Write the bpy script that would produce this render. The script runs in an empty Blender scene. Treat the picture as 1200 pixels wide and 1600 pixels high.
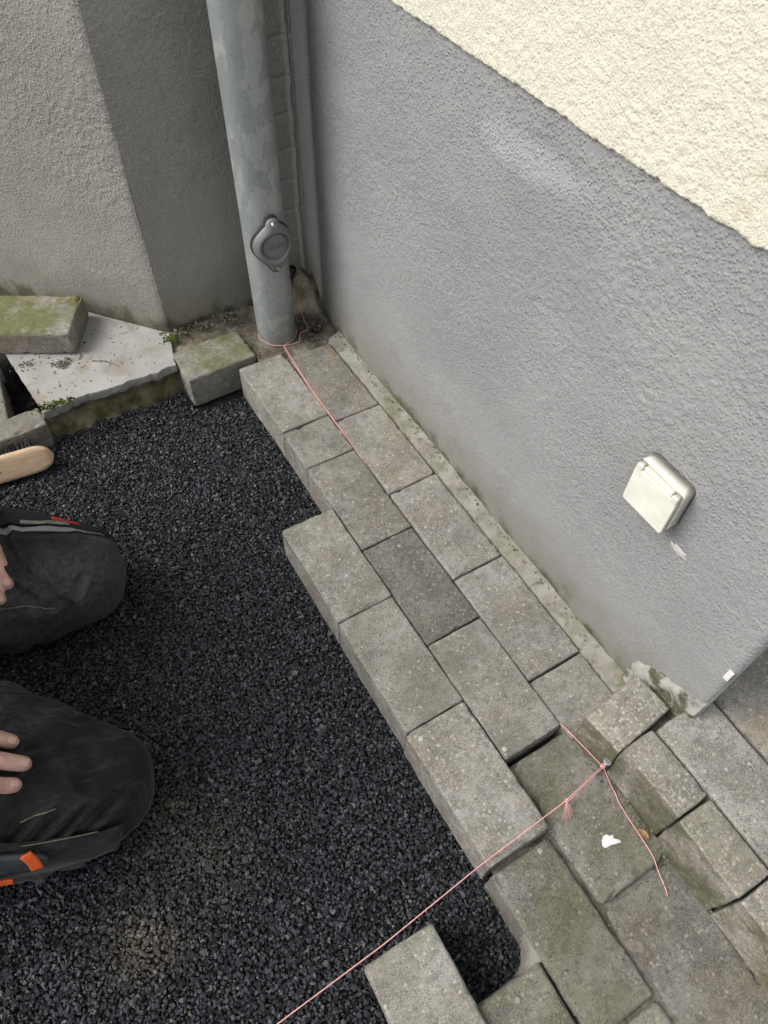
import bpy, bmesh, math, random
import numpy as np
from mathutils import Vector, Matrix

# ------------------------------------------------------------------ camera, world, sun, exposure
scene = bpy.context.scene
COL = scene.collection
R = math.radians

cam_data = bpy.data.cameras.new('camera')
cam = bpy.data.objects.new('camera', cam_data)
COL.objects.link(cam)
cam_data.sensor_fit = 'VERTICAL'
cam_data.sensor_height = 32.0
cam_data.lens = 32.0 * 1130.52 / 1600.0
cam_data.clip_start = 0.01
cam_data.clip_end = 500.0
_r = Vector((0.86041186, -0.5092849, 0.01789726))
_d = Vector((-0.40140206, -0.6989496, -0.5919002))
_f = Vector((0.31395512, 0.50209396, -0.80581254))
cam.matrix_world = Matrix(((_r.x, -_d.x, -_f.x, -0.417225),
                           (_r.y, -_d.y, -_f.y, -0.851119),
                           (_r.z, -_d.z, -_f.z, 1.000887),
                           (0, 0, 0, 1)))
scene.camera = cam

SUN_EL = R(48)
SUN_DIR = Vector((-0.90 * math.cos(SUN_EL), 0.43 * math.cos(SUN_EL), math.sin(SUN_EL))).normalized()   # towards the sun
world = bpy.data.worlds.new('World')
scene.world = world
world.use_nodes = True
wn = world.node_tree
bg = wn.nodes['Background']
sky = wn.nodes.new('ShaderNodeTexSky')
sky.sky_type = 'NISHITA'
sky.sun_disc = False
sky.sun_elevation = SUN_EL
sky.sun_rotation = math.atan2(SUN_DIR.x, SUN_DIR.y)
sky.air_density = 1.0
sky.dust_density = 4.0
sky.ozone_density = 1.0
hs = wn.nodes.new('ShaderNodeHueSaturation')      # an overcast sky: nearly no blue left in it
hs.inputs['Saturation'].default_value = 0.22
wn.links.new(sky.outputs[0], hs.inputs['Color'])
wn.links.new(hs.outputs[0], bg.inputs['Color'])
bg.inputs['Strength'].default_value = 0.15

sl = bpy.data.lights.new('sun', 'SUN')
sl.energy = 1.1
sl.angle = R(38)
sl.color = (1.0, 0.965, 0.91)
sun = bpy.data.objects.new('sun', sl)
COL.objects.link(sun)
sun.rotation_euler = SUN_DIR.to_track_quat('Z', 'Y').to_euler()

scene.view_settings.view_transform = 'Standard'
scene.view_settings.look = 'None'
scene.view_settings.gamma = 1.0
scene.view_settings.use_curve_mapping = False
scene.view_settings.exposure = 0.62
scene.render.engine = 'CYCLES'
scene.cycles.use_adaptive_sampling = True
scene.cycles.adaptive_threshold = 0.02
scene.cycles.max_bounces = 4
scene.cycles.diffuse_bounces = 3
scene.cycles.glossy_bounces = 2

# ------------------------------------------------------------------ numpy noise
_rng = np.random.RandomState(7)
_TAB = _rng.rand(4096).astype(np.float64)


def _hash(ix, iy, iz):
    h = (ix * 73856093) ^ (iy * 19349663) ^ (iz * 83492791)
    h = (h ^ (h >> 13)) * 1274126177
    return _TAB[(h ^ (h >> 16)) & 4095]


def vnoise(p, scale, seed=0):
    """smooth value noise in -1..1 for an (n,3) array"""
    q = np.asarray(p, float) * scale + 37.7 * seed + 1000.0
    i = np.floor(q).astype(np.int64)
    f = q - i
    f = f * f * (3 - 2 * f)
    x, y, z = i[:, 0], i[:, 1], i[:, 2]
    out = 0
    for dx in (0, 1):
        wx = f[:, 0] if dx else 1 - f[:, 0]
        for dy in (0, 1):
            wy = f[:, 1] if dy else 1 - f[:, 1]
            for dz in (0, 1):
                wz = f[:, 2] if dz else 1 - f[:, 2]
                out = out + wx * wy * wz * _hash(x + dx, y + dy, z + dz)
    return out * 2 - 1


def fbm(p, scale, octaves=3, seed=0):
    a, t, s = 1.0, 0, 0
    for o in range(octaves):
        s = s + a * vnoise(p, scale * 2 ** o, seed + o * 3)
        t += a
        a *= 0.5
    return s / t


def sstep(a, b, x):
    t = np.clip((x - a) / (b - a), 0, 1)
    return t * t * (3 - 2 * t)


# ------------------------------------------------------------------ object helpers
def link(name, me, mat=None, parent=None, smooth=False):
    o = bpy.data.objects.new(name, me)
    COL.objects.link(o)
    if mat is not None and not me.materials:
        me.materials.append(mat)
    if smooth:
        me.polygons.foreach_set('use_smooth', [True] * len(me.polygons))
    if parent is not None:
        o.parent = parent
    return o


def tag(o, label=None, cat=None, group=None, kind=None):
    if label:
        o['label'] = label
    if cat:
        o['category'] = cat
    if group:
        o['group'] = group
    if kind:
        o['kind'] = kind
    return o


def empty(name, loc=(0, 0, 0), label=None, cat=None, group=None, kind=None):
    o = bpy.data.objects.new(name, None)
    COL.objects.link(o)
    o.location = loc
    o.empty_display_size = 0.05
    return tag(o, label, cat, group, kind)


def child_at(o, parent):
    """parent keeping the world place (parents are translated only)"""
    o.parent = parent
    o.matrix_parent_inverse = Matrix.Translation(-Vector(parent.location))
    return o


def from_np(name, verts, faces):
    me = bpy.data.meshes.new(name)
    me.from_pydata([tuple(v) for v in verts], [], [tuple(int(i) for i in f) for f in faces])
    me.update()
    return me


def quads_np(name, verts, quads):
    """fast mesh from an (n,3) array and an (m,k) index array"""
    verts = np.ascontiguousarray(verts, np.float32)
    quads = np.ascontiguousarray(quads, np.int32)
    m, k = quads.shape
    me = bpy.data.meshes.new(name)
    me.vertices.add(len(verts))
    me.vertices.foreach_set('co', verts.ravel())
    me.loops.add(m * k)
    me.loops.foreach_set('vertex_index', quads.ravel())
    me.polygons.add(m)
    me.polygons.foreach_set('loop_start', np.arange(0, m * k, k, dtype=np.int32))
    try:
        me.polygons.foreach_set('loop_total', np.full(m, k, dtype=np.int32))
    except Exception:
        pass
    me.update(calc_edges=True)
    me.validate()
    me.polygons.foreach_set('use_smooth', [False] * len(me.polygons))
    return me


def grid_quads(nu, nv, wrap_v=False):
    a = np.arange(nu * nv).reshape(nu, nv)
    if wrap_v:
        b = np.roll(a, -1, axis=1)
        q = np.stack([a[:-1], a[1:], b[1:], b[:-1]], -1)
    else:
        q = np.stack([a[:-1, :-1], a[1:, :-1], a[1:, 1:], a[:-1, 1:]], -1)
    return q.reshape(-1, 4)


def tube_mesh(name, paths, seg=8):
    """paths: list of (points, radius or list of radii)"""
    V, F = [], []
    for pts, rad in paths:
        pts = [Vector(p) for p in pts]
        n = len(pts)
        rads = rad if hasattr(rad, '__len__') else [rad] * n
        base = len(V)
        up = None
        for i, p in enumerate(pts):
            t = (pts[min(i + 1, n - 1)] - pts[max(i - 1, 0)]).normalized()
            if up is None:
                up = t.orthogonal().normalized()
            up = (up - t * up.dot(t)).normalized()
            bi = t.cross(up)
            for k in range(seg):
                a = 2 * math.pi * k / seg
                V.append(p + (up * math.cos(a) + bi * math.sin(a)) * rads[i])
        for i in range(n - 1):
            for k in range(seg):
                k2 = (k + 1) % seg
                F.append((base + i * seg + k, base + i * seg + k2, base + (i + 1) * seg + k2, base + (i + 1) * seg + k))
        F.append(tuple(base + k for k in reversed(range(seg))))
        F.append(tuple(base + (n - 1) * seg + k for k in range(seg)))
    me = bpy.data.meshes.new(name)
    me.from_pydata(V, [], F)
    me.update()
    return me


def smooth_path(pts, n=8):
    """Catmull-Rom through the points"""
    P = [Vector(p) for p in pts]
    P = [P[0] * 2 - P[1]] + P + [P[-1] * 2 - P[-2]]
    out = []
    for i in range(1, len(P) - 2):
        for k in range(n):
            t = k / n
            a, b, c, d = P[i - 1], P[i], P[i + 1], P[i + 2]
            out.append(0.5 * ((2 * b) + (c - a) * t + (2 * a - 5 * b + 4 * c - d) * t * t + (3 * b - a - 3 * c + d) * t ** 3))
    out.append(P[-2])
    return out


# ------------------------------------------------------------------ material helpers
class Mat:
    def __init__(self, name, rough=0.9, spec=0.3):
        self.m = bpy.data.materials.new(name)
        self.m.use_nodes = True
        self.t = self.m.node_tree
        self.b = self.t.nodes['Principled BSDF']
        self.b.inputs['Roughness'].default_value = rough
        self.b.inputs['Specular IOR Level'].default_value = spec

    def n(self, typ, props=None, **ins):
        nd = self.t.nodes.new('ShaderNode' + typ)
        for k, v in (props or {}).items():
            setattr(nd, k, v)
        for k, v in ins.items():
            self.set(nd, k.replace('_', ' '), v)
        return nd

    def set(self, nd, key, v):
        s = nd.inputs[int(key[1:])] if key[0] == '#' else nd.inputs[key]
        if isinstance(v, bpy.types.NodeSocket):
            self.t.links.new(v, s)
        else:
            if s.type == 'RGBA' and len(v) == 3:
                v = (*v, 1)
            s.default_value = v

    def coord(self, rand=False, kind='Object'):
        c = self.n('TexCoord').outputs[kind]
        if rand:
            r = self.n('ObjectInfo').outputs['Random']
            mul = self.math('MULTIPLY', r, 91.7)
            cx = self.n('CombineXYZ', X=mul, Y=mul, Z=mul).outputs[0]
            c = self.n('VectorMath', {'operation': 'ADD'}, **{'#0': c, '#1': cx}).outputs[0] if False else self._vadd(c, cx)
        return c

    def _vadd(self, a, b):
        nd = self.t.nodes.new('ShaderNodeVectorMath')
        nd.operation = 'ADD'
        self.t.links.new(a, nd.inputs[0])
        self.t.links.new(b, nd.inputs[1])
        return nd.outputs[0]

    def noise(self, vec, scale, detail=3, rough=0.55, dist=0.0):
        return self.n('TexNoise', Vector=vec, Scale=scale, Detail=detail, Roughness=rough, Distortion=dist).outputs['Fac']

    def voro(self, vec, scale, feature='F1', out='Distance', rnd=1.0):
        return self.n('TexVoronoi', {'feature': feature}, Vector=vec, Scale=scale, Randomness=rnd).outputs[out]

    def math(self, op, a, b=0.0, clamp=False):
        nd = self.t.nodes.new('ShaderNodeMath')
        nd.operation = op
        nd.use_clamp = clamp
        for i, v in enumerate((a, b)):
            if isinstance(v, bpy.types.NodeSocket):
                self.t.links.new(v, nd.inputs[i])
            else:
                nd.inputs[i].default_value = v
        return nd.outputs[0]

    def ramp(self, fac, a, b, lo=0.0, hi=1.0):
        nd = self.n('MapRange', {'clamp': True, 'interpolation_type': 'SMOOTHSTEP'})
        for i, v in ((0, fac), (1, a), (2, b), (3, lo), (4, hi)):
            if isinstance(v, bpy.types.NodeSocket):
                self.t.links.new(v, nd.inputs[i])
            else:
                nd.inputs[i].default_value = v
        return nd.outputs[0]

    def mix(self, fac, a, b, blend='MIX'):
        nd = self.t.nodes.new('ShaderNodeMix')
        nd.data_type = 'RGBA'
        nd.blend_type = blend
        for key, v in ((0, fac), (6, a), (7, b)):
            s = nd.inputs[key]
            if isinstance(v, bpy.types.NodeSocket):
                self.t.links.new(v, s)
            else:
                s.default_value = (*v, 1) if (hasattr(v, '__len__') and len(v) == 3) else v
        return nd.outputs[2]

    def attr(self, name, kind='OBJECT'):
        return self.n('Attribute', {'attribute_type': kind, 'attribute_name': name})

    def bump(self, height, strength=0.5, dist=0.002, normal=None):
        nd = self.n('Bump', Height=height, Strength=strength, Distance=dist)
        if normal is not None:
            self.t.links.new(normal, nd.inputs['Normal'])
        return nd.outputs[0]

    def out(self, color=None, normal=None, rough=None, metallic=None):
        if color is not None:
            self.set(self.b, 'Base Color', color)
        if normal is not None:
            self.t.links.new(normal, self.b.inputs['Normal'])
        if rough is not None:
            self.set(self.b, 'Roughness', rough)
        if metallic is not None:
            self.set(self.b, 'Metallic', metallic)
        return self.m


def xyz(M, c):
    return M.n('SeparateXYZ', Vector=c).outputs


def nzc(M, c):
    return M.noise(c, 60, 3)


def stucco(name, base, tint, dirt=0.0, grain=245, strength=0.55):
    """the coarse relief of the render is in the mesh, the grain here"""
    M = Mat(name, 0.92, 0.2)
    c = M.coord()
    z = xyz(M, c)[2]
    big = M.noise(c, 3.2, 3, 0.6)
    fine = M.noise(c, 420, 1)
    col = M.mix(M.ramp(big, 0.3, 0.72), base, tint)
    col = M.mix(M.math('MULTIPLY', M.ramp(fine, 0.62, 0.35), 0.28), col, [v * 0.6 for v in base])
    if dirt > 0:
        nz = M.noise(c, 22, 3)
        zz = M.math('ADD', z, M.math('MULTIPLY', nz, -0.12))
        col = M.mix(M.math('MULTIPLY', M.ramp(zz, 0.10, -0.06), dirt * 0.8), col, (0.19, 0.178, 0.135))
        col = M.mix(M.math('MULTIPLY', M.ramp(zz, -0.022, -0.062), dirt), col, (0.065, 0.066, 0.036))
        specks = M.math('MULTIPLY', M.ramp(M.voro(c, 60), 0.13, 0.05), M.ramp(nz, 0.5, 0.66))
        col = M.mix(M.math('MULTIPLY', specks, 0.6), col, (0.07, 0.068, 0.06))
        # whitish salt bloom drawn out in a slanting patch on the upper plinth
        yz = xyz(M, c)
        e1 = M.math('ADD', M.math('ADD', M.math('MULTIPLY', yz[1], 0.07), yz[2]), -0.575)
        e2 = M.math('ADD', yz[1], 0.26)
        dd = M.math('ADD', M.math('POWER', M.math('MULTIPLY', M.math('ABSOLUTE', e1), 34), 2.0), M.math('POWER', M.math('MULTIPLY', M.math('ABSOLUTE', e2), 7), 2.0))
        col = M.mix(M.math('MULTIPLY', M.ramp(M.math('ADD', dd, nz), 1.4, 0.4), 0.5), col, (0.43, 0.43, 0.44))
    vo = M.n('TexVoronoi', Vector=c, Scale=float(grain))
    g = M.math('MULTIPLY', M.ramp(vo.outputs['Distance'], 0.62, 0.05), xyz(M, vo.outputs['Color'])[0])
    g = M.math('ADD', g, M.math('MULTIPLY', fine, 0.35))
    if dirt == 0:
        g = M.math('ADD', M.math('MULTIPLY', g, 0.45), M.noise(c, grain * 0.8, 2, 0.7))
        # brown run-off streak
        yz = xyz(M, c)
        e1 = M.math('ABSOLUTE', M.math('ADD', M.math('ADD', yz[1], 0.52), M.math('MULTIPLY', M.noise(c, 30, 2), 0.02)))
        col = M.mix(M.math('MULTIPLY', M.math('MULTIPLY', M.ramp(e1, 0.018, 0.002), M.ramp(nzc(M, c), 0.45, 0.6)), 0.35), col, (0.36, 0.29, 0.17))
    if dirt > 0:
        g = M.math('MULTIPLY', g, M.ramp(z, 0.0, 0.38, 0.5, 1.0))
    return M.out(col, M.bump(g, strength, 0.0024))


# concrete of the pavers: tone / moss / warm / speck come from each stone's own properties
def concrete(name):
    M = Mat(name, 0.93, 0.22)
    c = M.coord(rand=True)
    tone = M.attr('tone').outputs['Fac']
    moss = M.attr('moss').outputs['Fac']
    warm = M.attr('warm').outputs['Fac']
    coarse = M.attr('coarse').outputs['Fac']
    big = M.noise(c, 15, 5, 0.68)
    mid = M.noise(c, 90, 3, 0.7)
    fine = M.noise(c, 480, 2, 0.75)
    col = M.mix(M.ramp(big, 0.34, 0.66), (0.212, 0.202, 0.176), (0.335, 0.323, 0.292))
    wn_ = M.n('TexNoise', Vector=c, Scale=12.0, Detail=4.0, Roughness=0.65).outputs['Color']
    wx = xyz(M, wn_)
    col = M.mix(M.math('MULTIPLY', M.ramp(wx[0], 0.48, 0.64), warm), col, (0.30, 0.225, 0.15))
    col = M.mix(M.math('MULTIPLY', M.ramp(mid, 0.54, 0.34), 0.55), col, (0.13, 0.126, 0.112))
    col = M.mix(M.math('MULTIPLY', M.ramp(fine, 0.50, 0.30), 0.75), col, (0.075, 0.072, 0.062))
    col = M.mix(M.math('MULTIPLY', M.ramp(fine, 0.56, 0.74), 0.65), col, (0.56, 0.54, 0.49))
    # aggregate grains
    v = M.n('TexVoronoi', Vector=c, Scale=195.0)
    vc = xyz(M, v.outputs['Color'])
    thr = M.math('SUBTRACT', 0.86, M.math('MULTIPLY', coarse, 0.55))
    g2 = M.math('MULTIPLY', M.ramp(v.outputs['Distance'], 0.55, 0.30), M.math('GREATER_THAN', vc[0], thr))
    colb = M.mix(vc[1], (0.60, 0.56, 0.47), (0.27, 0.20, 0.14))
    col = M.mix(M.math('MULTIPLY', g2, 0.6), col, colb)
    # pits
    pit = M.math('MULTIPLY', M.ramp(v.outputs['Distance'], 0.26, 0.14), M.math('LESS_THAN', vc[2], 0.13))
    col = M.mix(M.math('MULTIPLY', pit, 0.85), col, (0.04, 0.038, 0.032))
    # lime spots
    ls = M.n('TexVoronoi', Vector=c, Scale=16.0)
    lsp = M.math('MULTIPLY', M.ramp(ls.outputs['Distance'], 0.075, 0.045), M.math('GREATER_THAN', xyz(M, ls.outputs['Color'])[0], 0.62))
    col = M.mix(M.math('MULTIPLY', lsp, 0.75), col, (0.60, 0.59, 0.54))
    # pale efflorescence
    col = M.mix(M.math('MULTIPLY', M.ramp(wx[1], 0.55, 0.74), 0.42), col, (0.45, 0.445, 0.425))
    # moss film
    up_ = M.ramp(xyz(M, M.n('NewGeometry').outputs['Normal'])[2], 0.25, 0.8)
    moss = M.math('ADD', M.math('MULTIPLY', moss, up_), M.math('MULTIPLY', M.attr('side').outputs['Fac'], M.math('SUBTRACT', 1.0, up_)))
    mo = M.math('MULTIPLY', M.ramp(wx[2], 0.34, 0.62), moss, True)
    sidec = M.mix(mid, (0.045, 0.043, 0.02), (0.13, 0.125, 0.065))
    col = M.mix(M.math('MULTIPLY', mo, 0.85), col, M.mix(up_, sidec, M.mix(mid, (0.07, 0.077, 0.028), (0.19, 0.205, 0.075))))
    tv = M.n('CombineXYZ', X=tone, Y=tone, Z=tone).outputs[0]
    col = M.mix(1.0, col, tv, 'MULTIPLY')
    hgt = M.math('ADD', fine, M.math('MULTIPLY', mid, 1.2))
    nrm = M.bump(hgt, 0.6, 0.0013)
    return M.out(col, nrm)


def simple(name, color, rough=0.8, spec=0.3, var=0.25, scale=60, bump=0.0, metallic=None):
    M = Mat(name, rough, spec)
    c = M.coord()
    n = M.noise(c, scale, 4, 0.6)
    col = M.mix(M.ramp(n, 0.3, 0.7), [v * (1 - var) for v in color], [min(1, v * (1 + var)) for v in color])
    nrm = M.bump(M.noise(c, scale * 4, 3), bump, 0.001) if bump else None
    return M.out(col, nrm, metallic=metallic)


m_concrete = concrete('paver_concrete')
m_plinth = stucco('plinth_render', (0.270, 0.271, 0.270), (0.328, 0.329, 0.327), 0.85)
m_back = stucco('rear_wall_render', (0.300, 0.290, 0.262), (0.360, 0.348, 0.316), 0.8)
m_cream = stucco('cream_render', (0.68, 0.655, 0.53), (0.74, 0.715, 0.59), 0.0, 310, 0.55)


def mat_mortar():
    M = Mat('mortar', 0.95, 0.15)
    c = M.coord()
    a = M.noise(c, 30, 5, 0.65)
    col = M.mix(M.ramp(a, 0.3, 0.7), (0.20, 0.19, 0.155), (0.32, 0.31, 0.27))
    col = M.mix(M.math('MULTIPLY', M.ramp(M.noise(c, 75, 4), 0.55, 0.72), 0.8), col, (0.10, 0.098, 0.06))
    col = M.mix(M.math('MULTIPLY', M.ramp(M.noise(c, 13, 4), 0.54, 0.68), 0.55), col, (0.13, 0.135, 0.055))
    nrm = M.bump(M.noise(c, 240, 4, 0.7), 0.8, 0.002)
    return M.out(col, nrm)


def mat_soil():
    M = Mat('soil', 0.97, 0.1)
    c = M.coord()
    a = M.noise(c, 24, 5, 0.65)
    col = M.mix(M.ramp(a, 0.32, 0.7), (0.105, 0.09, 0.063), (0.255, 0.235, 0.185))
    col = M.mix(M.math('MULTIPLY', M.ramp(M.noise(c, 260, 3), 0.55, 0.75), 0.6), col, (0.37, 0.345, 0.28))
    col = M.mix(M.math('MULTIPLY', M.ramp(M.noise(c, 16, 4), 0.56, 0.7), 0.8), col, (0.035, 0.032, 0.024))
    nrm = M.bump(M.noise(c, 180, 5, 0.7), 0.9, 0.004)
    return M.out(col, nrm)


m_mortar = mat_mortar()
m_soil = mat_soil()


def mat_gravel():
    M = Mat('gravel_stone', 0.5, 0.45)
    v = M.attr('shade', 'GEOMETRY').outputs['Fac']
    col = M.mix(v, (0.008, 0.0087, 0.0105), (0.068, 0.073, 0.086))
    # sandy dust trodden into the grit in a few places
    d = M.attr('dust', 'GEOMETRY').outputs['Fac']
    col = M.mix(M.math('MULTIPLY', d, 0.6), col, (0.20, 0.165, 0.115))
    return M.out(col)


m_gravel = mat_gravel()
m_ground = simple('dark_grit_ground', (0.022, 0.022, 0.023), 0.95, 0.2, 0.5, 120, 0.8)

# ------------------------------------------------------------------ setting: ground
gm = from_np('ground', [(-40, -40, -.108), (40, -40, -.108), (40, 40, -.108), (-40, 40, -.108)], [(0, 1, 2, 3)])
tag(link('ground', gm, m_ground), kind='structure')

GZ = -0.074


def gravel_height(P):
    """level of the grit bed at (n,3) points"""
    q = P.copy()
    q[:, 2] = 0
    h = GZ + 0.006 * fbm(q, 5.0, 2, 3) + 0.003 * fbm(q, 19.0, 2, 9)
    # two hollows pressed by the knees, the hole beside the lowest loose stone
    for (x, y, r, a) in ((-0.50, -0.12, 0.16, 0.006), (-0.57, -0.45, 0.16, 0.006), (-0.25, -0.84, 0.09, 0.012)):
        d2 = ((q[:, 0] - x) ** 2 + (q[:, 1] - y) ** 2) / r ** 2
        h = h - a * np.exp(-d2)
    # heaped a little against the slab
    h = h + 0.010 * sstep(0.20, 0.33, q[:, 1])
    return h


# bed under the loose grit
nu, nv = 120, 140
U, Vv = np.meshgrid(np.linspace(-2.2, -0.06, nu), np.linspace(-1.9, 0.36, nv), indexing='ij')
P = np.stack([U.ravel(), Vv.ravel(), np.zeros(nu * nv)], 1)
P[:, 2] = gravel_height(P) - 0.006 + 0.002 * vnoise(P, 160, 4)
me = quads_np('gravel_bed', P, grid_quads(nu, nv))
tag(link('gravel_bed', me, m_ground, smooth=True), kind='structure')

# ------------------------------------------------------------------ stones: one rounded, slightly worn block each


def block_mesh(name, lx, ly, h, seed, r=0.004, chip=1.0, step=0.005, outline=None):
    """block with worn rounded arrises; origin in the middle of the top face"""
    def axis(L, st):
        n = max(2, int(round((L - 4 * r) / st)))
        mid = np.linspace(-L / 2 + 2 * r, L / 2 - 2 * r, n + 1)
        e = np.array([0, 0.18, 0.45, 0.8, 1.3]) * r
        return np.concatenate([-L / 2 + e, mid, (L / 2 - e)[::-1]])
    ax, ay, az = axis(lx, step), axis(ly, step), axis(h, step * 1.6)
    V, Q, base = [], [], 0
    for fix, a, b, flip in ((2, ax, ay, 1), (2, ax, ay, -1), (0, ay, az, 1), (0, ay, az, -1), (1, ax, az, 1), (1, ax, az, -1)):
        A, B = np.meshgrid(a, b, indexing='ij')
        P = np.zeros((A.size, 3))
        half = (lx / 2, ly / 2, h / 2)[fix]
        if fix == 2:
            P[:, 0], P[:, 1] = A.ravel(), B.ravel()
        elif fix == 0:
            P[:, 1], P[:, 2] = A.ravel(), B.ravel()
        else:
            P[:, 0], P[:, 2] = A.ravel(), B.ravel()
        P[:, fix] = half * flip
        q = grid_quads(len(a), len(b)) + base
        if (flip < 0) != (fix == 1):
            q = q[:, ::-1]
        V.append(P)
        Q.append(q)
        base += len(P)
    P = np.concatenate(V)
    Q = np.concatenate(Q)
    off = np.array([seed * 1.37, seed * 0.71, seed * 2.13])
    N = P + off
    rr = r * (1.0 + 0.45 * vnoise(N, 45, 1) + 0.75 * chip * np.clip(vnoise(N, 95, 2) - 0.38, 0, 1) * 4.5)
    rr = np.clip(rr, r * 0.4, r * 3.4)[:, None]
    H = np.array([lx / 2, ly / 2, h / 2])
    core = np.clip(P, -H + rr, H - rr)
    d = P - core
    L = np.linalg.norm(d, axis=1, keepdims=True)
    nrm = np.where(L > 1e-9, d / np.maximum(L, 1e-9), 0)
    P2 = np.where(L > 1e-9, core + nrm * rr, P)
    disp = 0.0006 * fbm(N, 70, 3, 5) + 0.0009 * fbm(N, 14, 2, 6)
    side = (np.abs(nrm[:, 2]) < 0.4)
    disp = disp + side * (0.0012 * fbm(N, 40, 3, 8))
    P2 = P2 + nrm * disp[:, None]
    # merge coincident rim vertices
    key = np.round(P * 1e6).astype(np.int64)
    _, idx, inv = np.unique(key, axis=0, return_index=True, return_inverse=True)
    inv = inv.ravel()
    P2 = P2[idx]
    Q = inv[Q]
    if outline is not None:
        P2 = outline(P2)
    P2[:, 2] -= h / 2
    return quads_np(name, P2, Q)


_stone_seed = [0]


def stone(name, x0, x1, y0, y1, ztop, h, parent=None, rot=0.0, tilt=(0, 0), tone=1.0, moss=0.12, warm=0.25, coarse=0.0,
          r=0.004, chip=1.0, mat=None, outline=None, side=0.05):
    _stone_seed[0] += 1
    s = _stone_seed[0]
    me = block_mesh(name, x1 - x0, y1 - y0, h, s, r, chip, outline=outline)
    o = link(name, me, mat or m_concrete, smooth=True)
    o.location = ((x0 + x1) / 2, (y0 + y1) / 2, ztop)
    o.rotation_euler = (tilt[0], tilt[1], rot)
    o['tone'], o['moss'], o['warm'], o['coarse'] = float(tone), float(moss), float(warm), float(coarse)
    o['side'] = float(side)
    if parent is not None:
        child_at(o, parent)
    return o


# ---- the newly laid pavement: sand bed + pavers
def bed_mesh(name, x0, x1, y0, y1, z, n=60, amp=0.002):
    A, B = np.meshgrid(np.linspace(x0, x1, n), np.linspace(y0, y1, n), indexing='ij')
    P = np.stack([A.ravel(), B.ravel(), np.full(A.size, z)], 1)
    P[:, 2] += amp * fbm(P, 40, 3, 2)
    return quads_np(name, P, grid_quads(n, n))


pav = tag(link('pavement', bed_mesh('pavement', -0.099, 0.125, -0.70, 0.22, -0.066), m_soil, smooth=True), kind='structure')
G = 0.0010
T = 0.08
pv = [  # x0 x1 y0 y1 z  tone moss warm coarse
    (0.0, .0972, 0.0, .205, .000, .80, .22, .55, 0),
    (0.0, .0972, -.2, 0.0, .001, .98, .08, .30, 0),
    (0.0, .0972, -.4, -.2, .002, .99, .02, .15, 0),
    (0.0, .0985, -.6, -.4, .000, .96, .05, .10, 0),
    (0.0, .0985, -.700, -.6, -.004, .92, .10, .05, 0),
    (-.0990, 0.0, .024, .224, .000, .97, .06, .12, 0),
    (-.0990, 0.0, -.076, .024, -.001, .86, .20, .25, 0),
    (-.0990, 0.0, -.276, -.076, -.001, .84, .24, .38, .25),
    (-.0990, 0.0, -.476, -.276, -.001, .62, .06, .15, .3),
    (-.0990, 0.0, -.676, -.476, .002, .92, .16, .14, 0),
    (-.1980, -.099, -.3755, -.1755, .002, 1.02, .14, .40, 0),
    (-.1980, -.099, -.5755, -.3755, .001, .97, .22, .05, 0),
    (-.1990, -.099, -.7760, -.5755, .003, .98, .10, .22, .2),
]
rnd = random.Random(4)
for (x0, x1, y0, y1, z, tone, moss, warm, coarse) in pv:
    stone('paver', x0 + G, x1 - G, y0 + G, y1 - G, z, T, pav, rot=rnd.uniform(-.006, .006),
          tilt=(rnd.uniform(-.006, .006), rnd.uniform(-.006, .006)), tone=tone, moss=moss * 0.75, warm=warm * 1.2, coarse=coarse, r=0.0032, chip=1.3)

def mat_sand():
    M = Mat('joint_sand', 0.97, 0.1)
    c = M.coord()
    col = M.mix(M.ramp(M.noise(c, 60, 5, 0.7), 0.3, 0.7), (0.12, 0.11, 0.09), (0.265, 0.24, 0.20))
    col = M.mix(M.math('MULTIPLY', M.ramp(M.noise(c, 20, 4), 0.52, 0.66), 0.8), col, (0.075, 0.075, 0.045))
    return M.out(col, M.bump(M.noise(c, 420, 4, 0.7), 0.9, 0.002))


m_sand = mat_sand()


# ---- the old sunken gutter pavers in front
gut = tag(link('gutter', bed_mesh('gutter', -0.19, 0.02, -1.32, -0.69, -0.0275, 110, 0.005), m_sand, smooth=True), kind='structure')
gp = [
    (-.097, .020, -.880, -.682, -.013, .70, .50, .15, (0, -.03)),
    (-.097, .020, -1.082, -.884, -.024, .60, .20, .35, (0, -.05)),
    (-.097, .020, -1.286, -1.086, -.027, .80, .15, .20, (0, -.05)),
    (-.197, -.102, -.983, -.781, -.016, .67, .55, .15, (0, .02)),
    (-.197, -.102, -1.188, -.988, -.018, .82, .35, .12, (0, .02)),
    (-.296, -.201, -1.085, -.886, -.014, .72, .5, .12, (0, .02)),
    (-.296, -.201, -1.290, -1.090, -.014, .86, .35, .10, (0, .02)),
    (-.396, -.300, -1.190, -.990, -.006, .9, .25, .10, (0, .0)),
]
for (x0, x1, y0, y1, z, tone, moss, warm, tl) in gp:
    stone('paver', x0, x1, y0, y1, z, 0.08, gut, rot=rnd.uniform(-.01, .01), tilt=tl, tone=tone, moss=moss, warm=warm,
          coarse=0.15, r=0.0065, chip=1.6)

# sand washed into the joints of the gutter


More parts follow.
